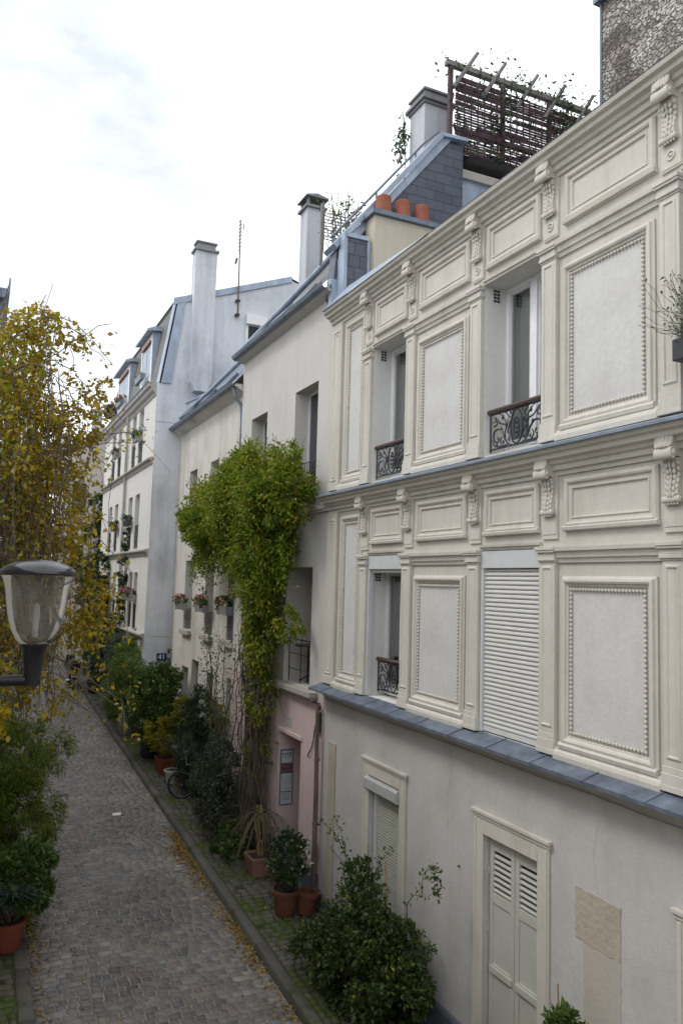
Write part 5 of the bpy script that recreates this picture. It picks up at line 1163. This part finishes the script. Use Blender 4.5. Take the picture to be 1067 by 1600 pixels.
# ------------------------------------------------------------------ shrubs and potted plants
def shrub(name, label, cat, base, blobs, lm, L, asp, pot=None, stems=8, stem_r=.012, stem_mat='twig', droop=.2, group=None, extra=None, jit=.6, vary=.45):
    x, y = base[:2]; z = base[2] if len(base) > 2 else gz(y)+.14
    if not group and cat == 'potted plant' and x > 4: group = 'potted plants lined up along the right pavement'
    t = thing(name, label, cat, (x, y, z), group); top = z
    if pot:
        k, r, h, m = pot[:4]
        if k == 'r': pot_round(t, (x,y,z), r, h, M[m])
        else: pot_square(t, (x,y,z), r, pot[4] if len(pot) > 4 else r, h, M[m])
        top = z + h*.9
    P = []; D = []; S = []; CC = []
    for c, r, n, cl, cr in blobs:
        p, d, s, cc = bush_points((x+c[0], y+c[1], z+c[2]), r, n, cl, cr); P.append(p); D.append(d); S.append(s); CC.append(cc)
    CC = np.concatenate(CC)
    if stems:
        b = MB()
        for i in RNG.choice(len(CC), min(len(CC), stems), replace=False):
            b.tube(wig((x+random.uniform(-.06,.06), y+random.uniform(-.06,.06), top-.02), CC[i], 6, .035), [stem_r, stem_r*.9, stem_r*.75, stem_r*.6, stem_r*.45, stem_r*.3], 5)
        b.build('stem', M[stem_mat], t)
    P = np.concatenate(P); D = np.concatenate(D); S = np.concatenate(S)
    leaves('foliage', P, D, L, asp, lm, t, shade=S, droop=droop, jit=jit, vary=vary)
    return t
def blades(t, name, c, n, L, w, lm, up=.6, spread=1.0, seg=4, sag_=.5):
    # arching strap leaves
    V = []; F = []; R = []; c = np.array(c)
    for i in range(n):
        a = random.random()*6.283; e = up+random.uniform(-.35,.35); l = L*random.uniform(.6,1.15); d = np.array([math.cos(a)*spread, math.sin(a)*spread, e]); d /= np.linalg.norm(d); s = np.array([-math.sin(a), math.cos(a), 0])
        p = c + RNG.normal(size=3)*np.array([.03,.03,.02]); k0 = len(V)*1
        for k in range(seg+1):
            u = k/seg; ww = w*(.5+1.6*u)*(1-u)**.7*.8 if u < 1 else 0.001
            q = p + d*l*u + np.array([0,0,-sag_*l*u*u]); V.append(q-s*ww); V.append(q+s*ww)
        for k in range(seg): F.append((k0+2*k, k0+2*k+1, k0+2*k+3, k0+2*k+2)); R.append(random.random())
    return mesh_np(name, np.array(V), np.array(F), LM[lm], t, rnd=np.array(R))
def plants_right():
    # 1 the big bush under the shuttered window
    t = shrub('large_bush', 'big dense dark green bush with yellowing leaves under the small shuttered window', 'bush', (5.18, 10.2),
          [((-.05,-.1,.52),(.56,1.05,.60),6000,90,.2),((.0,-.25,1.02),(.46,.85,.48),4000,66,.22),((.1,.05,1.5),(.25,.48,.32),1200,30,.3),((-.28,.7,.42),(.38,.5,.40),1600,30,.26),((.02,-1.0,.45),(.48,.55,.52),2800,46,.24),((.3,-.75,.95),(.28,.5,.36),1000,26,.28)], 'bush', .074, .52, stems=26, stem_r=.014)
    b = MB(); P = []
    for (a, c) in (((5.3,9.2,1.5),(5.35,8.5,2.5)),((5.2,10.4,1.7),(5.3,11.9,2.15)),((5.2,10.4,1.6),(5.35,11.4,2.3)),((5.2,10,1.6),(5.3,9.6,2.35))):
        q = sag(a, c, 9, -.10, .03); b.tube(q, [.008*(1-.07*k) for k in range(9)], 4)
        for v in q[2:]: P += [np.array(v)+RNG.normal(size=3)*.035 for _ in range(7)]
    P += [np.array([5.35+.02*random.gauss(0,1), 8.47+.04*random.gauss(0,1), 2.12+.42*random.random()]) for _ in range(90)]
    b.build('shoot', M['stem_green'], t); P = np.array(P); leaves('shoot_foliage', P, RNG.normal(size=P.shape), .058, .5, 'bush', t)
    for i, (p, q) in enumerate((((5.36,10.35,.3),(5.42,10.42,2.18)),((5.40,9.62,.4),(5.45,9.95,2.10)))):
        s = MB(); s.tube([p, q], .013, 7); s.build('cane', M['cane'], t)
    # 2 camellia in the round pot by the pink door
    t = shrub('potted_camellia', 'glossy camellia with pale blossom in a round terracotta pot below the brown downpipe', 'potted plant', (5.17, 12.95),
          [((0,0,.85),(.34,.42,.36),1000,36,.26),((.05,.02,1.2),(.24,.3,.2),400,16,.3)], 'dark', .085, .5, pot=('r',.235,.42,'terracotta'), stems=12)
    P = np.array([5.42,12.75,1.28]) + RNG.normal(size=(46,3))*[.05,.07,.13]; leaves('blossom', P, RNG.normal(size=(46,3)), .06, .9, 'flower_pale', t)
    t = thing('empty_pot', 'empty terracotta pot standing against the blue-grey plinth behind the camellia', 'flower pot', (5.52, 12.72, gz(12.7)+.14))
    b = MB(); Rm = Matrix.Rotation(math.radians(8), 3, 'Y') @ Matrix.Rotation(math.radians(0),3,'X'); b.lathe([(0,0),(.14,0),(.19,.3),(.215,.3),(.215,.37),(.19,.37),(.13,.03),(0,.03)], (5.50,12.86,gz(12.86)+.145), 24, Rm); b.build('body', M['terracotta'], t, auto=40)
    t = thing('wall_board', 'small pale pinkish board propped behind the camellia against the pink wall', 'board', (5.70, 13.2, .95))
    b = MB(); b.box(5.735, 5.755, 13.0, 13.34, .92, 1.42); b.build('panel', M['pink'], t, bevel=.004); b = MB(); b.box(5.73, 5.735, 13.02, 13.32, .94, 1.40); b.build('face', M['paper'], t)
    # 3 square planter with a dying dracaena
    t = thing('square_planter', 'pale square terracotta planter with drooping straw-dry spiky leaves at the vine foot', 'potted plant', (5.30, 14.65, gz(14.65)+.14))
    z = gz(14.65)+.14; pot_square(t, (5.30,14.65,z), .46, .46, .36, M['terra_pale'])
    b = MB()
    for i in range(7): b.tube(wig((5.30+.04*random.gauss(0,1),14.65+.04*random.gauss(0,1),z+.3),(5.30+.10*random.gauss(0,1),14.7+.10*random.gauss(0,1),z+1.1+.2*random.random()),6,.02), .014, 6)
    b.build('stem', M['cane'], t); blades(t, 'dry_leaves', (5.30,14.7,z+1.15), 90, .85, .012, 'dry', up=.25, sag_=1.1); blades(t, 'green_leaves', (5.38,14.35,z+.85), 26, .3, .014, 'olive', up=.6)
    # 4 low leafy clump
    shrub('low_clump', 'low spreading bright green leafy clump on the setts beside the square planter', 'plant', (5.02, 15.55), [((0,0,.22),(.38,.55,.24),1000,30,.28),((.2,.5,.3),(.3,.4,.25),500,18,.3)], 'mid', .085, .62, stems=10, stem_mat='stem_green')
    # 5 timber box with laurel
    t = shrub('boxed_laurel', 'dark small-leaved laurel in a plain wooden box planter in front of the vine trunk', 'potted plant', (5.12, 17.1),
          [((.0,0,.85),(.50,.8,.6),3200,60,.22),((.1,.2,1.45),(.38,.6,.4),1400,34,.25),((-.1,-.5,.4),(.35,.4,.35),800,20,.28)], 'shade_olive', .072, .5, pot=('s',.42,.42,'wood_old',.8), stems=14)
    # 6 little dark red pot with sprig
    shrub('sprig_pot', 'little brown pot with a thin sprig standing between bicycle and laurel box', 'potted plant', (5.08, 18.15), [((0,0,.75),(.28,.36,.38),800,24,.3)], 'dark', .07, .5, pot=('r',.13,.30,'terra_red'), stems=8)
    # 7 tall conifer in front of the fence
    shrub('tall_conifer', 'tall dark feathery conifer between the bicycle and the slate blue fence', 'potted plant', (5.42, 19.9),
          [((-.1,0,1.0),(.50,.8,.8),4600,80,.18),((0,.05,1.8),(.40,.62,.62),2900,56,.2),((0,.1,2.3),(.2,.3,.32),600,18,.3)], 'conifer', .11, .22, pot=('r',.22,.4,'dark_pot'), stems=10)
    # 8 trough pot of yellow shrub
    shrub('yellow_shrub', 'golden yellow leafed shrub spilling from a square reddish pot beyond the bicycle', 'potted plant', (5.02, 21.7),
          [((-.1,.05,1.05),(.46,.75,.45),2000,44,.24),((.3,-.5,1.7),(.22,.36,.42),600,16,.3)], 'yellow', .085, .45, pot=('s',.46,.42,'terra_red',.55), stems=14)
    t = thing('white_trough', 'chipped off-white pot with a clay saucer on the pavement before the yellow shrub', 'flower pot', (5.0, 20.7, gz(20.7)+.14)); pot_round(t, (5.0,20.75,gz(20.7)+.14), .21, .34, M['white_pot'], 'body')
    for i, (x, y) in enumerate(((5.12,20.3),(5.3,19.95))):
        t = thing('small_clay_pot', ['small orange clay pot just left of the bicycle wheel','small orange clay pot seen through the bicycle wheel'][i], 'flower pot', (x,y,gz(y)+.14), 'small orange clay pots'); pot_round(t, (x,y,gz(y)+.14), .13, .22, M['terracotta'], 'body')
    # 9 big laurel
    shrub('round_laurel', 'broad rounded glossy laurel in a big dark tub, middle of the plant row', 'potted plant', (4.95, 23.4),
          [((-.05,0,1.35),(.72,1.15,.85),6500,100,.18),((.1,-.3,2.15),(.62,1.0,.55),4200,70,.2),((.35,-1.1,1.45),(.5,.8,.65),3600,60,.22)], 'laurel', .10, .48, pot=('r',.34,.62,'dark_pot'), stems=16, stem_r=.022)
    # 10 bright bamboo-like shrub
    shrub('lime_shrub', 'bright lime green feathery shrub standing just below the stained gable', 'potted plant', (4.75, 26.3),
          [((-.05,.1,1.3),(.65,1.3,.95),5200,90,.2),((.1,.2,2.2),(.6,1.2,.7),4600,80,.2),((.35,.2,2.95),(.42,.9,.45),1700,40,.25)], 'bamboo_lime', .12, .24, pot=('r',.3,.5,'grey_pot'), stems=20, stem_mat='stem_green', droop=.45)
    shrub('fine_grey_shrub', 'fine-leaved grey green shrub behind the lime shrub, against the apartment block', 'potted plant', (4.72, 28.6),
          [((-.05,0,1.5),(.5,.9,1.0),2600,56,.2),((.1,0,2.5),(.42,.8,.6),1600,40,.24)], 'olive', .12, .2, pot=('r',.28,.45,'dark_pot'), stems=14)
    shrub('leaning_camellia', 'dark round-leaved shrub in a grey block planter near the motorbike', 'potted plant', (4.72, 30.6),
          [((-.05,0,1.6),(.48,.8,.95),2600,54,.22),((.0,.1,2.7),(.44,.8,.65),1800,40,.24)], 'dark', .13, .55, pot=('s',.4,.55,'grey_pot',.5), stems=12)
    shrub('tall_dark_shrub', 'tall blackish green shrub rising behind the motorbike up to the first windows', 'shrub', (4.72, 33.5),
          [((0,0,2.2),(.45,.9,1.3),2000,44,.2),((-.1,.2,3.9),(.5,1.0,1.0),1900,40,.22),((-.1,.3,5.2),(.35,.7,.6),700,20,.28)], 'dark', .15, .5, pot=('r',.34,.5,'dark_pot'), stems=16, stem_r=.03)
    shrub('block_ivy', 'narrow column of dark ivy climbing the apartment block beside the red curtained window', 'climbing plant', (4.95, 29.6),
          [((0,0,3.0),(.18,.55,1.6),1300,34,.16),((0,-.1,5.1),(.15,.40,1.0),800,22,.18),((0,-.3,6.3),(.1,.22,.5),220,8,.25)], 'dark', .11, .7, stems=8, stem_r=.02)
    shrub('far_ivy', 'tall dark ivy covered tree at the far end of the apartment block', 'tree', (4.85, 37.8),
          [((0,0,3.6),(.6,.9,1.7),1800,40,.2),((.1,0,6.0),(.55,.8,1.4),1500,36,.2),((.2,0,7.7),(.35,.6,.9),700,20,.25)], 'dark', .17, .6, stems=14, stem_r=.05)
    shrub('far_left_shrub', 'small dusty green shrub behind the lamp at the end of the cobbles', 'shrub', (3.3, 40.5), [((0,0,1.1),(.7,.8,.9),1100,30,.25)], 'olive', .14, .5, stems=10)
    shrub('gable_ivy', 'sprig of ivy creeping up the crack between gable and weathered house', 'climbing plant', (5.87, 25.5), [((0,-.06,2.5),(.03,.05,.5),120,10,.3),((-.02,-.06,1.55),(.14,.10,.35),220,10,.3)], 'dark', .09, .7, stems=3)
    shrub('fence_yellow', 'sparse yellow flowering shrub poking above the slate blue fence', 'shrub', (5.66, 18.9),
          [((0,0,2.05),(.16,.62,.34),420,20,.3)], 'yellow', .07, .45, stems=16)
    shrub('grey_sage', 'pale grey green bushy plant in front of the slate blue fence', 'plant', (5.30, 18.5), [((0,0,.8),(.36,.75,.62),1800,40,.24)], 'shade_olive', .065, .5, stems=10)
    t = thing('garden_fence', 'slate blue fence of vertical ribs with an arched top', 'fence', (5.62, 19.6, gz(19.6)))
    b = MB(); n = 34
    for i in range(n):
        y = 18.62+2.05*i/n; z1 = 1.75 + .32*math.sin(math.pi*(i+.5)/n); b.box(5.60+(.012 if i % 2 else 0), 5.64, y, y+2.05/n-.004, gz(y)+.12, z1)
    b.build('boards', M['fence'], t); p = MB()
    for y in (18.58, 20.69): p.box(5.59, 5.65, y-.03, y+.03, .4, 1.85)
    p.build('post', M['fence'], t)
    # planter on the lane, only its top shows at the bottom edge
    t = shrub('cane_pot_plant', 'small leafy plant with two bamboo canes by the louvred door', 'potted plant', (5.42, 6.2, gz(6.2)+.14),
          [((0,.0,1.72),(.16,.2,.22),420,16,.32),((0,.0,1.3),(.12,.16,.25),200,10,.32)], 'mid', .085, .5, pot=('r',.2,1.1,'terracotta'), stems=8)
    for (x, y, h) in ((5.46,6.36,2.08),(5.44,5.92,1.95)): s = MB(); s.tube([(x,y,.7),(x,y+.02,h)], .010, 6); s.build('cane', M['cane'], t)
plants_right()
def plants_left():
    t = shrub('bamboo_thicket', 'big feathery bamboo thicket spilling over the left kerb', 'bamboo', (.55, 16.3),
          [((.0,0,1.6),(.75,1.6,1.1),6500,100,.2),((.35,.0,2.2),(.65,1.3,.75),5000,80,.2),((.95,.2,2.15),(.45,.8,.45),1300,40,.25),((.55,-.7,1.15),(.62,.9,.75),4600,70,.22),((-.1,.3,2.9),(.6,1.4,.7),3000,50,.2),((.75,-.3,.75),(.4,.7,.45),1300,30,.25)], 'bamboo', .125, .15, stems=40, stem_r=.012, stem_mat='stem_green', droop=.55)
    t = shrub('potted_oleander', 'blue green long-bladed oleander in a round red terracotta pot on the left kerb', 'potted plant', (.80, 13.3, gz(13.3)+.12),
          [((.15,.45,1.0),(.50,.6,.38),1700,44,.25),((-.35,.5,.95),(.45,.6,.40),1200,34,.25),((.3,.1,.75),(.3,.4,.25),500,16,.3)], 'mid', .12, .42, pot=('r',.25,.42,'terra_red'), stems=12)
    for i in range(8): pass
    blades(t, 'blade_leaves', (.84,13.05,gz(13)+1.0), 120, .42, .016, 'oleander', up=.5, sag_=.35); blades(t, 'blade_leaves', (.6,13.1,gz(13)+.9), 80, .4, .016, 'oleander', up=.3, sag_=.4)
    t = shrub('second_clay_pot', 'half hidden red clay pot with dark foliage at the left picture edge', 'potted plant', (.22, 13.9, gz(13.9)+.12), [((0,0,.8),(.3,.4,.35),500,18,.3)], 'dark', .1, .4, pot=('r',.22,.4,'terra_red'), stems=8)
    shrub('edge_green', 'broad leaved green plant between oleander and bamboo', 'plant', (.75, 14.6, gz(14.6)+.12), [((0,0,.5),(.4,.5,.4),900,28,.25),((.3,-.2,.35),(.3,.35,.25),400,14,.3)], 'mid', .10, .4, stems=10)
    shrub('under_bamboo_shrub', 'dark shrub in the shadow at the bamboo foot', 'shrub', (.3, 17.9, gz(18)+.1), [((0,0,1.6),(.6,1.2,1.4),2200,40,.2)], 'bush', .09, .4, stems=12)
    t = thing('lavender_box', 'window box of spiky grey lavender reaching in from the right edge', 'window box', (5.62, 4.5, 8.0))
    b = MB(); b.box(5.50, 5.72, 4.0, 4.95, 8.0, 8.2); b.build('box', M['dark_pot'], t, bevel=.01)
    q = MB(); P = []; H = []
    for i in range(150):
        p = Vector((5.6+.06*random.gauss(0,1), 4.15+.75*random.random(), 8.18)); a = random.uniform(-.2,1.5); d = Vector((random.uniform(-.8,.2), math.sin(a)*random.uniform(.2,1), math.cos(a)*.9+.1)).normalized(); l = random.uniform(.25,.62)
        r = sag(p, p+d*l, 6, random.uniform(-.04,.05), .012); q.tube(r, .0022, 3); H.append((r[-1], r[-1]-r[-2]))
        for v in r[:3]: P += [np.array(v)+RNG.normal(size=3)*.025 for _ in range(6)]
    q.build('stem', M['stem_green'], t); P = np.array(P); leaves('foliage', P, RNG.normal(size=P.shape), .055, .12, 'lav', t, droop=-.1)
    HP = np.array([h[0] for h in H]); HD = np.array([h[1] for h in H]); tag(leaves('flower_heads', HP, HD, .038, .45, 'lavhead', t, jit=.1), kind='stuff')
plants_left()
# ------------------------------------------------------------------ window boxes
def flower_box(name, label, x, y, z, w, lm, fl, group, trail=False, pot='grey_pot', L=.075, grass=None):
    t = thing(name, label, 'window box', (x, y, z), group)
    b = MB(); b.prism([(x-.09,z+.20),(x-.06,z),(x+.06,z),(x+.09,z+.20)], 'y', y-w/2, y+w/2); b.build('trough', M[pot], t, bevel=.01)
    if grass:
        blades(t, 'grass', (x,y-w*.25,z+.2), 60, .4, .006, grass, up=.9, sag_=.5); blades(t, 'grass', (x,y+w*.25,z+.2), 60, .4, .006, grass, up=.9, sag_=.5)
        return t
    p, d, s, cc = bush_points((x-.02,y,z+.28), (.14,w*.55,.14), 260, 14, .3); leaves('foliage', p, d, L, .6, lm, t, shade=s)
    if fl: p, d, s, cc = bush_points((x-.06,y,z+.34), (.14,w*.5,.10), 110, 12, .25); leaves('flowers', p, d, .055, .9, fl, t)
    if trail:
        b = MB(); P = []
        for i in range(5):
            q = sag((x,y+random.uniform(-.2,.2),z+.25), (x-.25*random.random(), y+random.uniform(-.9,.9), z+.3+random.uniform(-.1,.6)), 7, -.08, .03); b.tube(q, .006, 4)
            for v in q[2:]: P += [np.array(v)+RNG.normal(size=3)*.04 for _ in range(6)]
        b.build('shoot', M['stem_green'], t); P = np.array(P); leaves('shoot_foliage', P, RNG.normal(size=P.shape), .07, .5, 'mid', t)
    return t
G = 'flower troughs hung at first floor windows of the weathered house'
flower_box('flower_trough', 'grey trough of orange red flowers nearest the blank gable', 5.70, 23.55, 5.02, .85, 'mid', 'flower', G)
flower_box('flower_trough', 'grey trough with long trailing shoots and few flowers, middle of three', 5.70, 21.2, 5.05, .85, 'mid', 'flower', G, trail=True)
flower_box('flower_trough', 'grey trough of crimson flowers closest to the big vine', 5.70, 19.05, 5.08, .8, 'mid', 'flower', G)
flower_box('flower_trough', 'dark-leaved box jutting from the upper window left of the vine crown', 5.70, 23.5, 7.55, .8, 'dark', None, None, pot='dark_pot', L=.16)
G = 'window boxes on the tall apartment block'
flower_box('balcony_planter', 'grey planter under the nearest top floor window of the mansard block', 4.90, 28.0, 10.75, .6, 'mid', None, G)
flower_box('balcony_planter', 'brownish planter under a far top floor window of the mansard block', 4.90, 32.55, 10.75, .6, 'dry', None, G)
flower_box('balcony_planter', 'dark planter with sprigs on the second floor right of the block downpipe', 4.90, 29.0, 7.8, .7, 'dark', None, G, pot='dark_pot')
flower_box('balcony_planter', 'small planter with green tuft on the second floor left of the block downpipe', 4.90, 31.9, 7.75, .6, 'mid', None, G, pot='dark_pot')
flower_box('balcony_planter', 'planter of pink blooms at the lowest window beside the red curtain', 4.90, 27.6, 5.15, .7, 'mid', 'flower_pink', G)
flower_box('balcony_planter', 'pink blooms in a trough in front of the red curtained window', 4.90, 28.6, 5.15, .7, 'mid', 'flower_pink', G)
flower_box('dormer_planter', 'dark box with tall yellow-green grass on the nearer dormer', 5.0, 28.6, 13.05, 1.2, 'mid', None, None, pot='zinc_dark', grass='yellow')
flower_box('dormer_planter', 'dark box of reddish dry plants on the farther dormer', 5.0, 32.9, 13.0, 1.1, 'dry', 'flower', None, pot='zinc_dark')
flower_box('dormer_planter', 'straggly brown planter at the far end of the mansard roof', 5.0, 35.2, 12.95, .8, 'dry', None, None, pot='zinc_dark', L=.2)
# ------------------------------------------------------------------ bicycle and motorbike
def ring(b, c, r, tr, ax, n=36, m=6):
    ax = Vector(ax).normalized(); u = ax.orthogonal().normalized(); v = ax.cross(u)
    b.tube([Vector(c)+(u*math.cos(2*math.pi*i/n)+v*math.sin(2*math.pi*i/n))*r for i in range(n+1)], tr, m, cap=False)
def bicycle():
    y0 = 19.3; z = gz(y0)+.14; t = thing('bicycle', 'dark bicycle with white flecks leaning among the pots, one wheel toward the kerb', 'bicycle', (5.1, y0, z))
    R = .33; A = Vector((4.93, 19.45, z+R)); ax = Vector((.35, 1, .12)).normalized(); f = Vector((1,-.35,0)).normalized(); B = A + f*.62 + Vector((.0,.06,.02))
    up = Vector((.0,.06,1)).normalized()
    for c, nm in ((A,'wheel'),(B,'wheel')):
        w = MB(); ring(w, c, R, .022, ax); w = w.build(nm, M['rubber'], t, smooth=True)
        s = MB(); ring(s, c, R-.03, .009, ax)
        u = ax.orthogonal().normalized(); v = ax.cross(u)
        for i in range(16): a = 2*math.pi*i/16; s.tube([c, c+(u*math.cos(a)+v*math.sin(a))*(R-.03)], .0018, 3)
        s.tube([c-ax*.05, c+ax*.05], .018, 8); s.build('spokes', M['zinc_dark'], w)
    b = MB(); bb = A+f*.36+up*-.03; st = A+f*.42+up*.42; hd = A+f*.10+up*.48
    for p, q in ((bb,st),(bb,hd),(st,hd),(B,bb),(B,st),(A,hd)): b.tube([p,q], .017, 8)
    b.build('frame', M['moto_paint'], t)
    s = MB(); s.ball(st+up*.16, .10, 10, 6, (1.3,.6,.3)); s.tube([st, st+up*.16], .012, 6); s.build('saddle', M['rubber'], t)
    h = MB(); top = hd+up*.22; h.tube([hd, top], .013, 6); h.tube([top-ax*.27-f*.10, top-ax*.2, top, top+ax*.2, top+ax*.27-f*.10], .012, 8); h.build('handlebar', M['chrome'], t)
    m = MB(); u = ax.orthogonal().normalized(); v = ax.cross(u); m.tube([A+(u*math.cos(a)+v*math.sin(a))*(R+.04) for a in [(.3+2.2*i/14) for i in range(15)]], .014, 6); m.build('mudguard', M['alu'], t)
    k = MB(); ring(k, bb, .09, .008, ax, 20, 5); k.tube([bb+ax*.06, bb+ax*.06-up*.16], .01, 6); k.tube([bb-ax*.06, bb-ax*.06+up*.16], .01, 6); k.build('crank', M['chrome'], t)
bicycle()
def motorbike():
    y = 35.0; x = 4.0; z = gz(y)+.03; t = thing('motorbike', 'black motorbike with a top case parked at the far end of the cobbles', 'motorbike', (x, y, z))
    for yy in (y, y+1.35):
        w = MB(); ring(w, (x,yy,z+.31), .24, .075, (1,0,0), 28, 10); w = w.build('wheel', M['rubber'], t, smooth=True)
        s = MB(); s.tube([(x-.05,yy,z+.31),(x+.05,yy,z+.31)], .06, 12)
        for i in range(6): a = i*math.pi/3; s.tube([(x,yy,z+.31),(x,yy+.2*math.cos(a),z+.31+.2*math.sin(a))], .016, 5)
        s.build('rim', M['chrome'], w)
    b = MB(); b.prism([(y+.05,z+.55),(y-.35,z+.78),(y-.30,z+.90),(y+.45,z+.82),(y+.62,z+.98),(y+1.0,z+1.0),(y+1.2,z+.85),(y+1.0,z+.45),(y+.6,z+.30),(y+.3,z+.35)], 'x', x-.15, x+.15); b.build('body', M['moto_paint'], t, bevel=.05)
    b = MB(); b.prism([(y-.28,z+.90),(y-.22,z+.97),(y+.40,z+.90),(y+.42,z+.83)], 'x', x-.14, x+.14); b.build('seat', M['rubber'], t, bevel=.03)
    b = MB(); b.prism([(y-.62,z+.95),(y-.66,z+1.12),(y-.52,z+1.28),(y-.25,z+1.28),(y-.18,z+.95)], 'x', x-.22, x+.22); c = b.build('top_case', M['moto_paint'], t, bevel=.05)
    b = MB(); b.box(x-.14, x+.14, y-.655, y-.63, z+1.0, z+1.06); b.build('reflector', M['tail_red'], c)
    b = MB(); b.box(x-.07, x+.07, y-.42, y-.36, z+.80, z+.88); b.build('tail_light', M['tail_red'], t, bevel=.01)
    b = MB(); b.box(x-.09, x+.09, y-.40, y-.385, z+.55, z+.70); b.build('number_plate', M['enamel_white'], t)
    b = MB(); b.prism([(y-.15,z+.62),(y-.40,z+.68),(y-.42,z+.60),(y-.1,z+.5)], 'x', x-.06, x+.06); b.build('rear_mudguard', M['rubber'], t)
    for s in (-1,1): b = MB(); b.tube([(x+s*.15,y+.9,z+.45),(x+s*.17,y+.3,z+.36),(x+s*.19,y-.15,z+.45)], [.03,.045,.055], 10); b.build('exhaust', M['chrome'], t)
    b = MB(); b.tube([(x-.38,y+.82,z+1.08),(x-.2,y+1.0,z+1.12),(x,y+1.05,z+1.08),(x+.2,y+1.0,z+1.12),(x+.38,y+.82,z+1.08)], .018, 8); b.build('handlebar', M['rubber'], t)
    for s in (-1,1): b = MB(); b.tube([(x+s*.3,y+.9,z+1.1),(x+s*.36,y+.92,z+1.28)], .008, 5); b.ball((x+s*.36,y+.92,z+1.32), .07, 10, 6, (1,.3,.7)); b.build('mirror', M['chrome'], t)
    b = MB(); b.prism([(y+1.05,z+1.0),(y+1.25,z+.95),(y+1.05,z+1.35),(y+1.0,z+1.33)], 'x', x-.18, x+.18); b.build('windscreen', M['glass_dark'], t, bevel=.01)
    b = MB(); 
    for s in (-1,1): b.tube([(x+s*.09,y+1.35,z+.31),(x+s*.09,y+1.12,z+.95)], .025, 8)
    b.build('fork', M['chrome'], t)
motorbike()
def loggia_chair():
    t = thing('metal_chair', 'dark metal chair standing inside the open pink house loggia', 'chair', (6.2, 14.1, 3.97)); z = 3.97; x, y = 6.22, 14.15
    s = MB(); s.box(x-.2, x+.2, y-.2, y+.2, z+.44, z+.47); s.build('seat', M['iron'], t, bevel=.01)
    for i in (-1,1):
        for j in (-1,1): l = MB(); l.tube([(x+i*.18,y+j*.18,z),(x+i*.17,y+j*.17,z+.44)], .013, 6); l.build('leg', M['iron'], t)
    b = MB(); b.tube([(x+.18,y-.18,z+.45),(x+.22,y-.18,z+.9),(x+.22,y+.18,z+.9),(x+.18,y+.18,z+.45)], .013, 6)
    for k in range(3): b.tube([(x+.20,y-.18,z+.58+.1*k),(x+.20,y+.18,z+.58+.1*k)], .010, 5)
    b.build('backrest', M['iron'], t)
loggia_chair()
def loggia_table():
    x, y, z = 6.15, 14.62, 3.97; t = thing('bistro_table', 'small round table with reddish brown top inside the open loggia', 'table', (x, y, z))
    b = MB(); b.lathe([(0,.70),(.27,.70),(.28,.715),(.27,.735),(0,.735)], (x,y,z), 24); b.build('table_top', M['rail_wood'], t)
    b = MB(); b.tube([(x,y,z+.03),(x,y,z+.70)], .022, 8); b.build('pedestal', M['iron'], t)
    for i in range(3): a = i*2.094; b = MB(); b.tube([(x,y,z+.12),(x+.2*math.cos(a),y+.2*math.sin(a),z+.01)], .014, 6); b.build('foot', M['iron'], t)
loggia_table()
t = thing('paper_scrap', 'scrap of white paper lying flat on the cobbles mid lane', 'litter', (3.31, 18.9, gz(18.9)+.07))
b = MB(); b.quad((3.20,18.85,gz(18.9)+.085),(3.38,18.82,gz(18.9)+.083),(3.42,18.98,gz(18.9)+.10),(3.24,19.02,gz(18.9)+.088)); b.prism([(3.20,18.85),(3.38,18.82),(3.42,18.98),(3.24,19.02)], 'z', gz(18.9)+.08, gz(18.9)+.082); b.build('sheet', M['enamel_white'], t)
